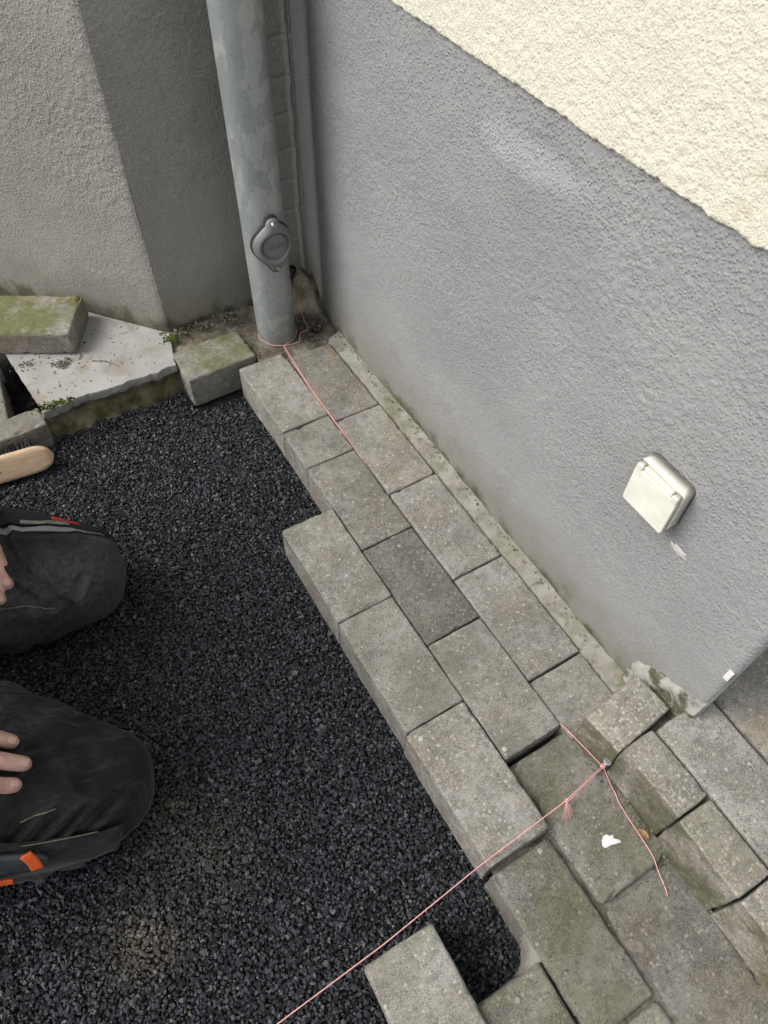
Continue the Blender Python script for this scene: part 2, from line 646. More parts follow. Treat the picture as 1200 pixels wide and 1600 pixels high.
def sand_seam(name, pts, width, z, parent, seed, mat):
    """low uneven ridge of sand along a joint"""
    path = smooth_path(pts, 24)
    n, k = len(path), 9
    V = np.zeros((n, k, 3))
    for i, p in enumerate(path):
        t = (path[min(i + 1, n - 1)] - path[max(i - 1, 0)]).normalized()
        side = Vector((-t.y, t.x, 0))
        w = width * (0.8 + 0.3 * math.sin(i * 0.23 + seed) * math.sin(i * 0.11 + 2 * seed))
        for j in range(k):
            u = j / (k - 1) * 2 - 1
            V[i, j] = p + side * (u * w) + Vector((0, 0, z - 0.0046))
    P = V.reshape(-1, 3)
    P[:, 2] += 0.0040 * fbm(P, 130, 3, seed)
    P[:, :2] += 0.0014 * np.stack([vnoise(P, 200, seed + 1), vnoise(P, 200, seed + 2)], 1)
    o = link(name, quads_np(name, P, grid_quads(n, k)), mat, smooth=True)
    if parent is not None:
        child_at(o, parent)
    tag(o, kind='stuff')
    return o


sand_seam('joint_sand', [(.012, -.70, -.018), (.016, -.80, -.018), (.016, -.95, -.02), (.017, -1.25, -.02)], 0.008, 0.0, gut, 4, m_sand)
# mortar hollow rounding the inner corner of the hole
rf = 0.030
cfx, cfy = -.1975 - rf, -.8855 + rf
V = []
for zz, g_ in ((-.09, 0.0), (-.030, 0.0), (-.0225, .0012), (-.0205, .004)):
    for i in range(25):
        a = R(-90 + 90 * i / 24)
        rr_ = rf + g_
        V.append((cfx + rr_ * math.cos(a) + 0.0006 * math.sin(i * 2.1), cfy + rr_ * math.sin(a), zz))
for i in range(25):
    V.append((-.1945, -.8885, -.0205))
fil = link('mortar_fillet', quads_np('mortar_fillet', np.array(V), grid_quads(5, 25)), m_mortar, smooth=True)
child_at(fil, gut)

# ---- entrance step: kerb stones with slabs behind them
step = empty('entrance_step', (0.1, -0.9, -0.02), 'low concrete entrance step edged with exposed-aggregate kerb stones at wall end', 'step')
ZS = 0.078
for (x0, x1, y0, y1, z, tone, moss, rot) in (
        (.008, .108, -.750, -.690, ZS - .004, .98, .10, .10),
        (.017, .069, -.852, -.754, ZS, .94, .22, .03),
        (.016, .070, -.952, -.855, ZS - .002, .88, .30, -.01),
        (.016, .071, -1.054, -.956, ZS - .003, .95, .15, .0),
        (.016, .071, -1.155, -1.058, ZS - .003, .95, .15, .01)):
    stone('kerb_stone', x0, x1, y0, y1, z, 0.10, step, rot=rot, tone=tone, moss=moss, warm=.25, coarse=1.0, r=0.0034, chip=1.5, side=1.0)
for (x0, x1, y0, y1, z, tone, moss) in (
        (.073, .164, -.952, -.757, ZS - .001, 1.0, .03),
        (.073, .164, -1.155, -.956, ZS - .002, .96, .04)):
    stone('slab', x0, x1, y0, y1, z, 0.06, step, tone=tone, moss=moss, warm=.05, coarse=0, r=0.003)
stone('threshold_slab', .172, .62, -.865, -.70, ZS - .006, .06, step, tone=1.05, moss=.05, warm=.45, r=.004, chip=1.6)
stone('threshold_slab', .170, .62, -1.3, -.871, ZS - .004, .06, step, tone=.9, moss=.05, warm=.2, r=.004)
stone('foundation', .030, .60, -1.14, -.700, .016, .14, step, tone=.8, moss=.2, warm=.3, r=.006, side=.4)
sb = bed_mesh('mortar_bed', .055, .63, -1.3, -.69, 0.045, 40, .003)
child_at(link('mortar_bed', sb, m_soil, smooth=True), step)

# ------------------------------------------------------------------ walls
def wall_grid(name, us, zs, place, disp, mat, parent=None, ragged=None):
    A, B = np.meshgrid(us, zs, indexing='ij')
    P, n = place(A.ravel(), B.ravel())
    if ragged is not None:
        P = ragged(P, A.ravel(), B.ravel(), zs)
    P = P + n * disp(P)[:, None]
    o = link(name, quads_np(name, P, grid_quads(len(us), len(zs))), mat, smooth=True)
    if parent is not None:
        child_at(o, parent)
    return o


def joined(a, b, c):
    """fine then coarse spacing"""
    return np.concatenate([np.asarray(a), np.linspace(a[-1], b, c + 1)[1:]])


XW = 0.125
YE = -0.771
wall = empty('house_wall', (XW, -0.2, 0), 'grey rendered plinth below cream stucco house wall running down the right side', 'wall')
rw = empty('rear_wall', (-0.05, 0.4, 0), 'grey rendered wall with angled corner behind the downpipe', 'wall')


def nubs(P, f):
    """grains of the rough-cast render, 0..1"""
    w = P + 0.0022 * np.stack([vnoise(P, 90, 14), vnoise(P, 90, 15), vnoise(P, 90, 16)], 1)
    a = sstep(-0.35, 0.65, vnoise(w, f, 17))
    b = sstep(0.0, 0.8, vnoise(w, f * 1.9, 18))
    return a + 0.55 * b


def wave(P, amp=1.0, low=0.35, f=210):
    d = 0.0022 * fbm(P, 5, 2, 11) + 0.0009 * fbm(P, 26, 2, 12)
    k = low + (1 - low) * sstep(0.02, 0.40, P[:, 2] + 0.14 * fbm(P, 7, 2, 19))
    k = k * (0.75 + 0.5 * fbm(P, 9, 2, 20))
    return d + amp * 0.0010 * k * nubs(P, f)


# plinth: front face and the end return
ys = np.linspace(YE, 0.395, 600)
zs = np.linspace(-0.03, 0.665, 360)


def pl_right(u, z):
    P = np.stack([XW + 0.024 * sstep(0.235, 0.385, u), u, z], 1)       # draws back towards the corner
    # rounded arris towards the doorway
    e = np.clip((YE + 0.010 - u) / 0.010, 0, 1)
    P[:, 0] += 0.006 * e ** 2
    n = np.zeros_like(P)
    n[:, 0] = -1
    return P, n


wall_grid('plinth', ys, zs, pl_right, wave, m_plinth, wall)


def ragged_low(P, u, z, zs_):
    k = np.exp(-((z - zs_[0]) / 0.012) ** 2)
    q = P.copy()
    q[:, 2] = 0
    P[:, 2] += k * (0.0030 * fbm(q, 45, 3, 21) + 0.0028 * vnoise(q, 190, 22))
    return P


zu = joined(np.linspace(0.652, 1.02, 185), 2.6, 40)
yu = np.concatenate([np.linspace(YE, 0.09, 410), np.linspace(0.09, 0.395, 40)[1:]])


def pl_cream(u, z):
    P = np.stack([XW - 0.004 + 0.024 * sstep(0.235, 0.385, u), u, z], 1)
    P[:, 0] += 0.006 * np.exp(-((z - 0.652) / 0.0022) ** 2)      # lower lip rolls back on to the plinth
    n = np.zeros_like(P)
    n[:, 0] = -1
    return P, n


wall_grid('upper_render', yu, zu, pl_cream, lambda P: wave(P, 0.95, 1.0, 200), m_cream, wall, ragged_low)
# end return of the wall into the doorway
ye = np.linspace(XW + 0.002, 0.62, 60)


def pl_end(u, z):
    P = np.stack([u, YE + 0.002 + 0.30 * (u - XW), z], 1)      # splayed reveal
    n = np.zeros_like(P)
    n[:, 1] = -1
    return P, n


wall_grid('return_face', ye, np.linspace(-0.1, 2.6, 120), pl_end, wave, m_plinth, wall)

# rear wall: face behind the pipe and the face that turns away at the corner
CX, CY = -0.178, 0.394


def pl_back(u, z):
    P = np.stack([u, np.full_like(u, CY), z], 1)
    n = np.zeros_like(P)
    n[:, 1] = -1
    return P, n


def disp_back(P):
    d = wave(P, 0.9)
    m = sstep(0.045, 0.06, P[:, 0])
    # ghost of the brick courses and the trowelled strip beside the corner
    zz = (P[:, 2] + 0.003 * vnoise(P, 40, 3)) / 0.062
    course = np.abs(zz - np.round(zz)) * 0.062
    d = d - m * 0.0022 * np.exp(-(course / 0.0028) ** 2) * sstep(0.05, 0.12, P[:, 2])
    d = d - m * 0.003
    ridge = np.exp(-((P[:, 0] - (0.139 + 0.002 * vnoise(P, 60, 5))) / 0.004) ** 2)
    return d + ridge * 0.006


wall_grid('rear_face', np.linspace(CX + 0.0005, XW + 0.030, 172), joined(np.linspace(-0.05, 0.66, 350), 2.6, 20), pl_back, disp_back, m_back, rw)
AD = Vector((-0.644, 0.765, 0))


def pl_angle(u, z):
    P = np.stack([CX + AD.x * u, CY + AD.y * u, z], 1)
    # slightly proud, softened arris
    n = np.zeros_like(P)
    n[:, 0], n[:, 1] = -AD.y, AD.x
    P = P + n * (0.003 * (1 - np.exp(-u / 0.006)))[:, None]
    return P, n


wall_grid('angled_face', joined(np.linspace(0.0, 0.50, 240), 2.2, 20), joined(np.linspace(-0.05, 0.66, 330), 2.6, 20), pl_angle, wave, m_back, rw)

# mortar strip between pavers and plinth
n, k = 340, 12
V = np.zeros((n, k, 3))
yy = np.linspace(0.215, -0.705, n)
for i, y in enumerate(yy):
    for j in range(k):
        u = j / (k - 1)
        V[i, j] = (0.0978 + u * 0.031, y, -0.001 + 0.009 * u + 0.004 * math.exp(-((u - .9) / .2) ** 2) - 0.018 * max(0, 1 - u / 0.07))
P = V.reshape(-1, 3)
Pq = P.copy(); Pq[:, 0] = 0; Pq[:, 2] = 0
P[:, 2] += 0.003 * fbm(P, 70, 3, 31) + 0.002 * fbm(P, 22, 2, 32)
P[:, 0] += 0.0025 * fbm(Pq, 60, 3, 33)
child_at(link('mortar_strip', quads_np('mortar_strip', P, grid_quads(n, k)), m_mortar, smooth=True), wall)

# crumbled plaster foot at the end of the plinth
n, k = 90, 26
V = np.zeros((n, k, 3))
for i in range(n):
    y = -0.665 - 0.104 * i / (n - 1)
    for j in range(k):
        u = j / (k - 1)
        V[i, j] = (0.128 - 0.024 * (1 - u) ** 0.8 * (0.55 + 0.45 * math.sin(i / (n - 1) * math.pi)), y, 0.02 + 0.105 * u * (0.55 + 0.45 * i / (n - 1)))
P = V.reshape(-1, 3)
P[:, 0] -= 0.006 * np.clip(fbm(P, 45, 3, 41), -1, 1) * sstep(0.0, 0.25, (P[:, 2] - 0.02) / 0.1)
P[:, 2] += 0.004 * fbm(P, 60, 2, 42)


def mat_crumble():
    M = Mat('crumbled_plaster', 0.96, 0.12)
    c = M.coord()
    a = M.noise(c, 30, 4, 0.6, 0.3)
    col = M.mix(M.ramp(a, 0.47, 0.60), (0.36, 0.35, 0.32), (0.085, 0.085, 0.055))
    col = M.mix(M.math('MULTIPLY', M.ramp(M.noise(c, 150, 3), 0.45, 0.7), 0.4), col, (0.24, 0.23, 0.19))
    return M.out(col, M.bump(M.math('MULTIPLY', a, -1), 0.9, 0.008))


child_at(link('crumbled_plaster', quads_np('crumbled_plaster', P, grid_quads(n, k)), mat_crumble(), smooth=True), wall)

# ------------------------------------------------------------------ soil round the foot of the pipe
n, k = 120, 110
A, B = np.meshgrid(np.linspace(-0.215, 0.156, n), np.linspace(0.196, 0.40, k), indexing='ij')
P = np.stack([A.ravel(), B.ravel(), np.zeros(A.size)], 1)
z = -0.010 + 0.006 * fbm(P, 25, 3, 51) + 0.004 * fbm(P, 90, 3, 52)
z += 0.050 * sstep(0.29, 0.37, P[:, 1]) * sstep(0.055, 0.11, P[:, 0])          # bank up in the corner
z += 0.014 * np.exp(-((P[:, 0] - 0.122) / 0.014) ** 2) * sstep(0.2, 0.25, P[:, 1])
z += 0.022 * sstep(0.36, 0.392, P[:, 1]) * (0.5 + 0.7 * fbm(P, 18, 2, 53)) * sstep(0.05, -0.02, P[:, 0])   # crumbs along the rear wall
z -= 0.026 * np.exp(-(((P[:, 0] - 0.104) / 0.016) ** 2 + ((P[:, 1] - 0.285) / 0.022) ** 2))   # dark hollow
z -= 0.055 * sstep(-0.20, -0.215, P[:, 0])
out = (P[:, 0] < -0.052) & (P[:, 1] < 0.335)
z = np.where(out, -0.095, z)
P[:, 2] = z
tag(link('soil_patch', quads_np('soil_patch', P, grid_quads(n, k)), m_soil, smooth=True), kind='structure')

# dry roots in the corner; a near-black lump paints the hole's shade
nest = empty('root_tuft', (0.098, 0.380, 0.045), 'dark tuft of dry roots in the hole behind the downpipe', 'roots')
rr = random.Random(9)
hole = []
for i in range(26):
    a = rr.uniform(0, 6.28)
    q = [Vector((0.098, 0.383, 0.052))]
    for s in range(5):
        q.append(q[-1] + Vector((math.cos(a) * 0.005 + rr.uniform(-.003, .003), rr.uniform(-.004, .001), math.sin(a) * 0.004 + rr.uniform(-.003, .003))))
    hole.append((q, 0.0005))
m_root = simple('dry_root', (0.10, 0.08, 0.065), 0.9, 0.2, 0.4, 200)
m_dark = simple('hole_shade_black', (0.012, 0.010, 0.008), 0.98, 0.1, 0.4, 120, 0.8)  # near-black colour that paints the shade of the hole and the gap
child_at(link('roots', tube_mesh('roots', hole, 5), m_root), nest)
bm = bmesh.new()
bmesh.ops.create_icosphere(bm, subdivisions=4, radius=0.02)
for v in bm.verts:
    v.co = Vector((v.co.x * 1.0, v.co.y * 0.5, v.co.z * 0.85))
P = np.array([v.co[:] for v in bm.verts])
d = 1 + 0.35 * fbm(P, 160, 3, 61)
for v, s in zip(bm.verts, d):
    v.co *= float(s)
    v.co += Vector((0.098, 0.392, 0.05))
me = bpy.data.meshes.new('hole_shade')
bm.to_mesh(me)
bm.free()
child_at(link('hole_shade', me, m_dark, smooth=True), nest)

# ------------------------------------------------------------------ rain downpipe with its inspection cover
PX, PY, PR = 0.0165, 0.287, 0.0395
pipe = empty('downpipe', (PX, PY, 0), 'weathered zinc grey rain downpipe standing in the wall corner', 'downpipe')


def mat_zinc(cover=False):
    M = Mat('zinc_cover' if cover else 'zinc', 0.5, 0.4)
    c = M.coord()
    s = M.n('Mapping', Vector=c, Scale=(1.0, 1.0, 0.55)).outputs[0]
    patch = M.noise(s, 26, 3, 0.45, 0.9)
    col = M.mix(M.ramp(M.noise(c, 9, 3), 0.3, 0.7), (0.18, 0.195, 0.19) if cover else (0.31, 0.335, 0.332), (0.23, 0.245, 0.24) if cover else (0.385, 0.408, 0.40))
    if not cover:
        col = M.mix(M.math('MULTIPLY', M.ramp(patch, 0.555, 0.575), 0.55), col, (0.48, 0.495, 0.482))
        col = M.mix(M.math('MULTIPLY', M.ramp(M.noise(s, 41, 4, 0.5, 1.2), 0.60, 0.62), 0.5), col, (0.26, 0.28, 0.279))
    col = M.mix(M.math('MULTIPLY', M.ramp(M.noise(c, 140, 4), 0.5, 0.75), 0.3), col, (0.16, 0.165, 0.155))
    zz = xyz(M, c)[2]
    low = M.ramp(M.math('ADD', zz, M.math('MULTIPLY', M.noise(c, 40, 3), -0.07)), 0.04, -0.05)
    col = M.mix(M.math('MULTIPLY', low, 0.6), col, (0.20, 0.185, 0.15))
    nrm = M.bump(M.noise(c, 55, 3), 0.12, 0.003)
    return M.out(col, nrm, rough=M.ramp(patch, 0.3, 0.7, 0.42, 0.6), metallic=0.25)


m_zinc = mat_zinc()
m_zinc2 = mat_zinc(True)


def lathe(name, prof, seg=64, cx=0, cy=0):
    V = []
    for (r, z) in prof:
        for i in range(seg):
            a = 2 * math.pi * i / seg
            V.append((cx + r * math.cos(a), cy + r * math.sin(a), z))
    return quads_np(name, np.array(V), grid_quads(len(prof), seg, True))


prof = [(PR - .002, -0.12), (PR, -0.12)] + [(PR, z) for z in np.linspace(-0.1, 2.6, 40)] + [(PR - .002, 2.6), (PR - .002, 2.3)]
child_at(link('pipe', lathe('pipe', prof, 72, PX, PY), m_zinc, smooth=True), pipe)

# the cover: lobed plate wrapped on the pipe front, raised rim, sunk disc, two lugs with screws
cover_c = Vector((PX - 0.0015, 0, 0.232))


def wrap(u, v, d):
    """u sideways (m), v up, d out from the pipe's skin; the plate bends only half as much as the pipe"""
    rad = PR + 0.006
    y = PY - math.sqrt(max(rad * rad - (u * 0.80) ** 2, 1e-6)) - d
    return (cover_c.x + u, y, cover_c.z + v)


def lobe(a):
    """outline radius of the plate: a disc joined by tangents to a lug above and one below"""
    R0, r0, L_ = 0.0385, 0.0135, 0.0415
    al = abs(math.atan2(math.cos(a), math.sin(a)))
    al = min(al, math.pi - al)
    ph = math.acos((R0 - r0) / L_)
    if al >= ph:
        return R0
    line = R0 / math.cos(al - ph)
    disc = r0 * r0 - (L_ * math.sin(al)) ** 2
    lug = L_ * math.cos(al) + math.sqrt(disc) if disc > 0 else 0.0
    hull = min(line, lug) if disc > 0 else line
    return 0.62 * hull + 0.38 * max(R0, lug)


na = 120
rings = [(0.0, .0085), (0.30, .0085), (0.50, .0085), (0.575, .0085), (0.60, .0080), (0.625, .0048), (0.66, .0048), (0.695, .0100), (0.73, .0128), (0.76, .0135),
         (0.84, .0122), (0.93, .0085), (0.985, .0045), (1.0, -.004)]
V = []
for (f, d) in rings:
    for i in range(na):
        a = 2 * math.pi * i / na
        rdisc = 0.0385
        ro = lobe(a)
        rr_ = f * rdisc if f <= 0.76 else (0.76 * rdisc + (f - 0.76) / 0.24 * (ro - 0.76 * rdisc))
        V.append(wrap(rr_ * math.cos(a), rr_ * math.sin(a), d))
me = quads_np('cover_plate', np.array(V), grid_quads(len(rings), na, True))
cov = child_at(link('inspection_cover', me, m_zinc2, smooth=True), pipe)
V = []
for (f, d) in ((0.5, .003), (1.0, .003), (1.022, .002), (1.028, -.003)):  # dark plate added under the cover, an outline in place of edge shading
    for i in range(na):
        a = 2 * math.pi * i / na
        V.append(wrap(f * lobe(a) * math.cos(a), f * lobe(a) * math.sin(a), d))
gk = child_at(link('outline_gasket', quads_np('outline_gasket', np.array(V), grid_quads(4, na, True)), simple('outline_black', (.03, .03, .028), .85), smooth=True), cov)
gk.matrix_parent_inverse = Matrix.Identity(4)
for sv in (1, -1):
    bm = bmesh.new()
    bmesh.ops.create_cone(bm, cap_ends=True, segments=20, radius1=0.0052, radius2=0.0042, depth=0.005,
                          matrix=Matrix.Translation(wrap(0, sv * 0.0435, 0.0110)) @ Matrix.Rotation(R(90), 4, 'X'))
    bmesh.ops.create_cone(bm, cap_ends=True, segments=6, radius1=0.0026, radius2=0.0024, depth=0.004,
                          matrix=Matrix.Translation(wrap(0, sv * 0.0435, 0.0142)) @ Matrix.Rotation(R(90), 4, 'X'))
    me = bpy.data.meshes.new('screw')
    bm.to_mesh(me)
    bm.free()
    s_ = child_at(link('screw', me, simple('screw_steel', (0.34, 0.34, 0.33), 0.35, 0.5, 0.2, 300, metallic=0.8)), cov)
    s_.matrix_parent_inverse = Matrix.Translation(-Vector(pipe.location)) @ Matrix.Identity(4)
    s_.matrix_parent_inverse = Matrix.Identity(4)
# embossed maker's mark
cu = bpy.data.curves.new('embossed_lettering', 'FONT')
cu.body = 'xGMxF'
cu.size = 0.0125
cu.extrude = 0.0012
cu.bevel_depth = 0.0003
cu.align_x = 'CENTER'
cu.align_y = 'CENTER'
to = bpy.data.objects.new('tmp', cu)
COL.objects.link(to)
dg = bpy.context.evaluated_depsgraph_get()
me = bpy.data.meshes.new_from_object(to.evaluated_get(dg))
bpy.data.objects.remove(to)
c_ = Vector(wrap(0, 0, 0.0080))
for v in me.vertices:
    x, y, zc = v.co
    v.co = Vector(wrap(x, y * 0.8, 0.0085 + zc))
child_at(link('embossed_lettering', me, m_zinc2), cov).matrix_parent_inverse = Matrix.Identity(4)

# ------------------------------------------------------------------ socket box on the plinth
def rounded_slab(name, w, h, d, r, seg=8, bev=0.004):
    """front faces -X; origin at back centre; width along Y, height Z"""
    ring = []
    for cx, cy, a0 in ((w / 2 - r, h / 2 - r, 0), (-w / 2 + r, h / 2 - r, 90), (-w / 2 + r, -h / 2 + r, 180), (w / 2 - r, -h / 2 + r, 270)):
        for i in range(seg + 1):
            a = R(a0 + 90 * i / seg)
            ring.append((cx, cy, math.cos(a), math.sin(a)))
    n_ = len(ring)
    V = []
    layers = [(0, 0), (d - bev, 0)] + [(d - bev + bev * math.sin(R(t)), bev * (1 - math.cos(R(t)))) for t in (22, 45, 67, 90)]
    for (x, inset) in layers:
        for (cx, cy, c, s) in ring:
            V.append((-x, cx + c * (r - inset), cy + s * (r - inset)))
    F = []
    for L in range(len(layers) - 1):
        for i in range(n_):
            j = (i + 1) % n_
            F.append((L * n_ + i, L * n_ + j, (L + 1) * n_ + j, (L + 1) * n_ + i))
    F.append(tuple((len(layers) - 1) * n_ + i for i in range(n_)))
    F.append(tuple(reversed(range(n_))))
    return from_np(name, V, F)


m_ivory = simple('ivory_plastic', (0.77, 0.755, 0.665), 0.42, 0.45, 0.06, 40, 0.05)
m_ivory2 = simple('ivory_cap', (0.70, 0.685, 0.60), 0.42, 0.45, 0.06, 40, 0.05)
sock = empty('power_socket', (XW, -0.584, 0.362), 'ivory outdoor power socket with hinged lid on the grey plinth', 'socket')


def sock_part(name, me, loc, mat, parent=None, rot=(0, 0, 0)):
    o = link(name, me, mat, parent or sock, smooth=False)
    o.location = loc
    o.rotation_euler = rot
    m_ = o.modifiers.new('n', 'WEIGHTED_NORMAL')
    me.polygons.foreach_set('use_smooth', [True] * len(me.polygons))
    return o


sock_part('housing', rounded_slab('housing', 0.065, 0.067, 0.019, 0.007, bev=0.0020), (0.002, 0, 0), m_ivory)
sock_part('lid', rounded_slab('lid', 0.0635, 0.0565, 0.0075, 0.004, bev=0.0012), (-0.0180, 0, -0.0048), m_ivory)
sock_part('hinge_bar', rounded_slab('hinge_bar', 0.043, 0.0062, 0.0075, 0.0012, bev=0.0010), (-0.0166, 0, 0.0270), m_ivory)
for sy in (-1, 1):
    sock_part('hinge_knuckle', rounded_slab('hinge_knuckle', 0.0090, 0.0098, 0.0088, 0.0022, bev=0.0014), (-0.0172, sy * 0.0268, 0.0250), m_ivory2)
sock_part('outline_gasket', rounded_slab('outline_gasket', 0.0670, 0.0690, 0.004, 0.010, bev=0.001), (0.0015, 0, 0), simple('gasket_grey', (0.11, 0.105, 0.09), 0.8))
# chipped render below it, white tag at the wall end


def blob(name, c, ax, ay, thick, seed, mat, nrm, up=Vector((0, 0, 1)), n=26, label=None, cat=None, parent=None, rag=0.45):
    """small irregular flake with thickness lying on a surface"""
    nrm = Vector(nrm).normalized()
    t = up.cross(nrm).normalized()
    b = nrm.cross(t)
    V = []
    ang = np.linspace(0, 2 * math.pi, n, endpoint=False)
    Q = np.stack([np.cos(ang) * 1.3, np.sin(ang) * 1.3, np.full(n, seed * 3.1)], 1)
    rad = 1 + rag * fbm(Q, 1.6, 3, seed)
    for f, hh in ((1.0, 0.0), (0.93, 0.7), (0.6, 1.0), (0.0, 1.0)):
        for i in range(n):
            p = Vector(c) + t * (ax * rad[i] * f * math.cos(ang[i])) + b * (ay * rad[i] * f * math.sin(ang[i])) + nrm * (thick * hh)
            V.append(p)
    me = quads_np(name, np.array([v[:] for v in V]), grid_quads(4, n, True))
    o = link(name, me, mat, smooth=True)
    if parent is not None:
        child_at(o, parent)
    return tag(o, label, cat)


m_white = simple('white_paint', (0.72, 0.71, 0.69), 0.55, 0.4, 0.04, 300, 0.3)
m_chip = simple('bare_plaster', (0.50, 0.49, 0.45), 0.95, 0.1, 0.15, 200, 0.6)
blob('plaster_chip', (XW - .0005, -0.634, 0.301), 0.012, 0.006, 0.0015, 5, m_chip, (-1, 0, 0), parent=wall, rag=0.9)
tagm = rounded_slab('wall_tag', 0.007, 0.018, 0.0035, 0.0006, 3, 0.0005)
o = link('wall_tag', tagm, m_white)
o.location = (XW - .0003, -0.7645, 0.206)
child_at(o, wall)

# ------------------------------------------------------------------ loose stones and the white slab on the left
loose = stone('loose_paver', -.199, -.052, .240, .333, .001, .074, rot=0.03, tilt=(0.0, 0.01), tone=.90, moss=1.05, warm=.15, chip=1.3)
tag(loose, 'mossy short concrete paver lying loose left of the downpipe foot', 'paver', 'loose pavers')
lowp = stone('loose_paver', -.387, -.292, -.985, -.786, .000, .072, rot=-0.015, tone=.97, moss=.18, warm=.12)
tag(lowp, 'loose concrete paver on the grit at the bottom edge under the pink string', 'paver', 'loose pavers')


def mat_slab():
    M = Mat('white_slab', 0.9, 0.25)
    c = M.coord()
    col = M.mix(M.ramp(M.noise(c, 12, 4), 0.3, 0.7), (0.28, 0.275, 0.262), (0.385, 0.38, 0.365))
    col = M.mix(M.math('MULTIPLY', M.ramp(M.noise(c, 330, 3), 0.55, 0.75), 0.3), col, (0.26, 0.25, 0.235))
    sp = M.math('MULTIPLY', M.ramp(M.voro(c, 70), 0.13, 0.07), M.ramp(M.noise(c, 14), 0.46, 0.6))
    col = M.mix(M.math('MULTIPLY', sp, 0.8), col, (0.065, 0.055, 0.042))
    col = M.mix(M.math('MULTIPLY', M.ramp(M.noise(c, 18, 4), 0.52, 0.68), 0.6), col, (0.24, 0.205, 0.14))
    return M.out(col, M.bump(M.noise(c, 260, 4), 0.35, 0.001))


def slab_mesh():
    top = [(-.489, .500), (-.466, .292), (-.38, .2985), (-.29, .293), (-.203, .300), (-.178, .397), (-.300, .545), (-.42, .67), (-.47, .66)]
    # densify
    ring = []
    for i in range(len(top)):
        a, b = Vector((*top[i], 0)), Vector((*top[(i + 1) % len(top)], 0))
        m_ = max(2, int((b - a).length / 0.004))
        for k_ in range(m_):
            ring.append(a.lerp(b, k_ / m_))
    P = np.array([p[:] for p in ring])
    jag = np.where((P[:, 1] < 0.32)[:, None], 0.010, 0.001) * np.stack([fbm(P, 55, 3, 71), fbm(P, 55, 3, 72), 0 * P[:, 0]], 1)
    P = P + jag
    cen = np.array([-.34, .45, 0])
    n_ = len(P)
    layers = []
    for f, zz in ((0.99, -.020), (1.0, -.012), (1.002, -.003), (0.997, 0.0), (0.6, 0.0), (0.02, 0.0)):
        Q_ = cen + (P - cen) * f
        Q_[:, 2] = zz
        if zz < -.003:
            Q_[:, :2] += 0.002 * np.stack([vnoise(Q_ + zz * 50, 90, 74), vnoise(Q_ + zz * 50, 90, 75)], 1)
        layers.append(Q_)
    return quads_np('slab', np.concatenate(layers), grid_quads(len(layers), n_, True))


slab = empty('concrete_slab', (-.34, .42, -.03), 'pale dirty concrete slab with broken edge at the foot of the angled wall', 'slab')
child_at(link('slab_plate', slab_mesh(), mat_slab(), smooth=False), slab)


def mat_bank():
    M = Mat('mossy_mortar_bed', 0.97, 0.1)
    c = M.coord()
    col = M.mix(M.ramp(M.noise(c, 30, 5, 0.65), 0.32, 0.68), (0.075, 0.062, 0.038), (0.22, 0.195, 0.13))
    col = M.mix(M.math('MULTIPLY', M.ramp(M.noise(c, 22, 4), 0.5, 0.64), 0.75), col, (0.085, 0.10, 0.03))
    return M.out(col, M.bump(M.noise(c, 120, 5, 0.7), 0.9, 0.005))


m_bank = mat_bank()
# rough mortar bed below the slab's front
n, k = 130, 22
V = np.zeros((n, k, 3))
for i in range(n):
    x = -.472 + .276 * i / (n - 1)
    for j in range(k):
        u = j / (k - 1)
        V[i, j] = (x, .292 - .016 * u ** 1.2 + .02 * (1 - u), -.010 - .08 * u)
P = V.reshape(-1, 3)
P[:, 1] += 0.009 * fbm(P, 38, 3, 76)
P[:, 2] += 0.004 * fbm(P, 60, 2, 77)
child_at(link('mortar_bed', quads_np('mortar_bed', P, grid_quads(n, k)), m_bank, smooth=True), slab)
m_moss = simple('moss', (0.062, 0.078, 0.02), 0.95, 0.1, 0.6, 160, 1.0)
# big mossy block on the slab
ang = math.atan2(0.081, -0.144)
u_ = Vector((math.cos(ang), math.sin(ang), 0))
w_ = Vector((-u_.y, u_.x, 0))
if w_.y > 0:
    w_ = -w_
c0 = Vector((-.3045, .527, 0))
cc = c0 + u_ * 0.105 + w_ * 0.061
blk = stone('mossy_block', cc.x - .105, cc.x + .105, cc.y - .061, cc.y + .061, .053, .052, rot=ang, tone=.95, moss=1.7, warm=.6, chip=2.0, r=.005, side=.15)
tag(blk, 'thick green mossy concrete block lying on the pale slab by the wall', 'block')
# edging in front of the void, on the left
edge1 = stone('edging_stone', -.69, -.470, .272, .325, -.012, .07, rot=.05, tilt=(0, .02), tone=.86, moss=.35, warm=.3, chip=2.2, r=.005)
tag(edge1, 'worn edging stone behind the wooden brush at the left edge', 'paver')
edge2 = stone('edging_stone', -.70, -.523, .328, .480, -.022, .06, rot=-.10, tone=.8, moss=.45, warm=.2, chip=1.5)
tag(edge2, 'greenish concrete stone beside the dark gap left of the pale slab', 'paver')
edge3 = stone('edging_stone', -.70, -.506, .487, .64, .0, .06, rot=-.06, tone=1.05, moss=.05, warm=.1)
tag(edge3, 'pale slab fragment beyond the dark gap by the mossy block', 'slab')

# soil lumps coloured near-black to paint the void's shade, crumbs on the slab


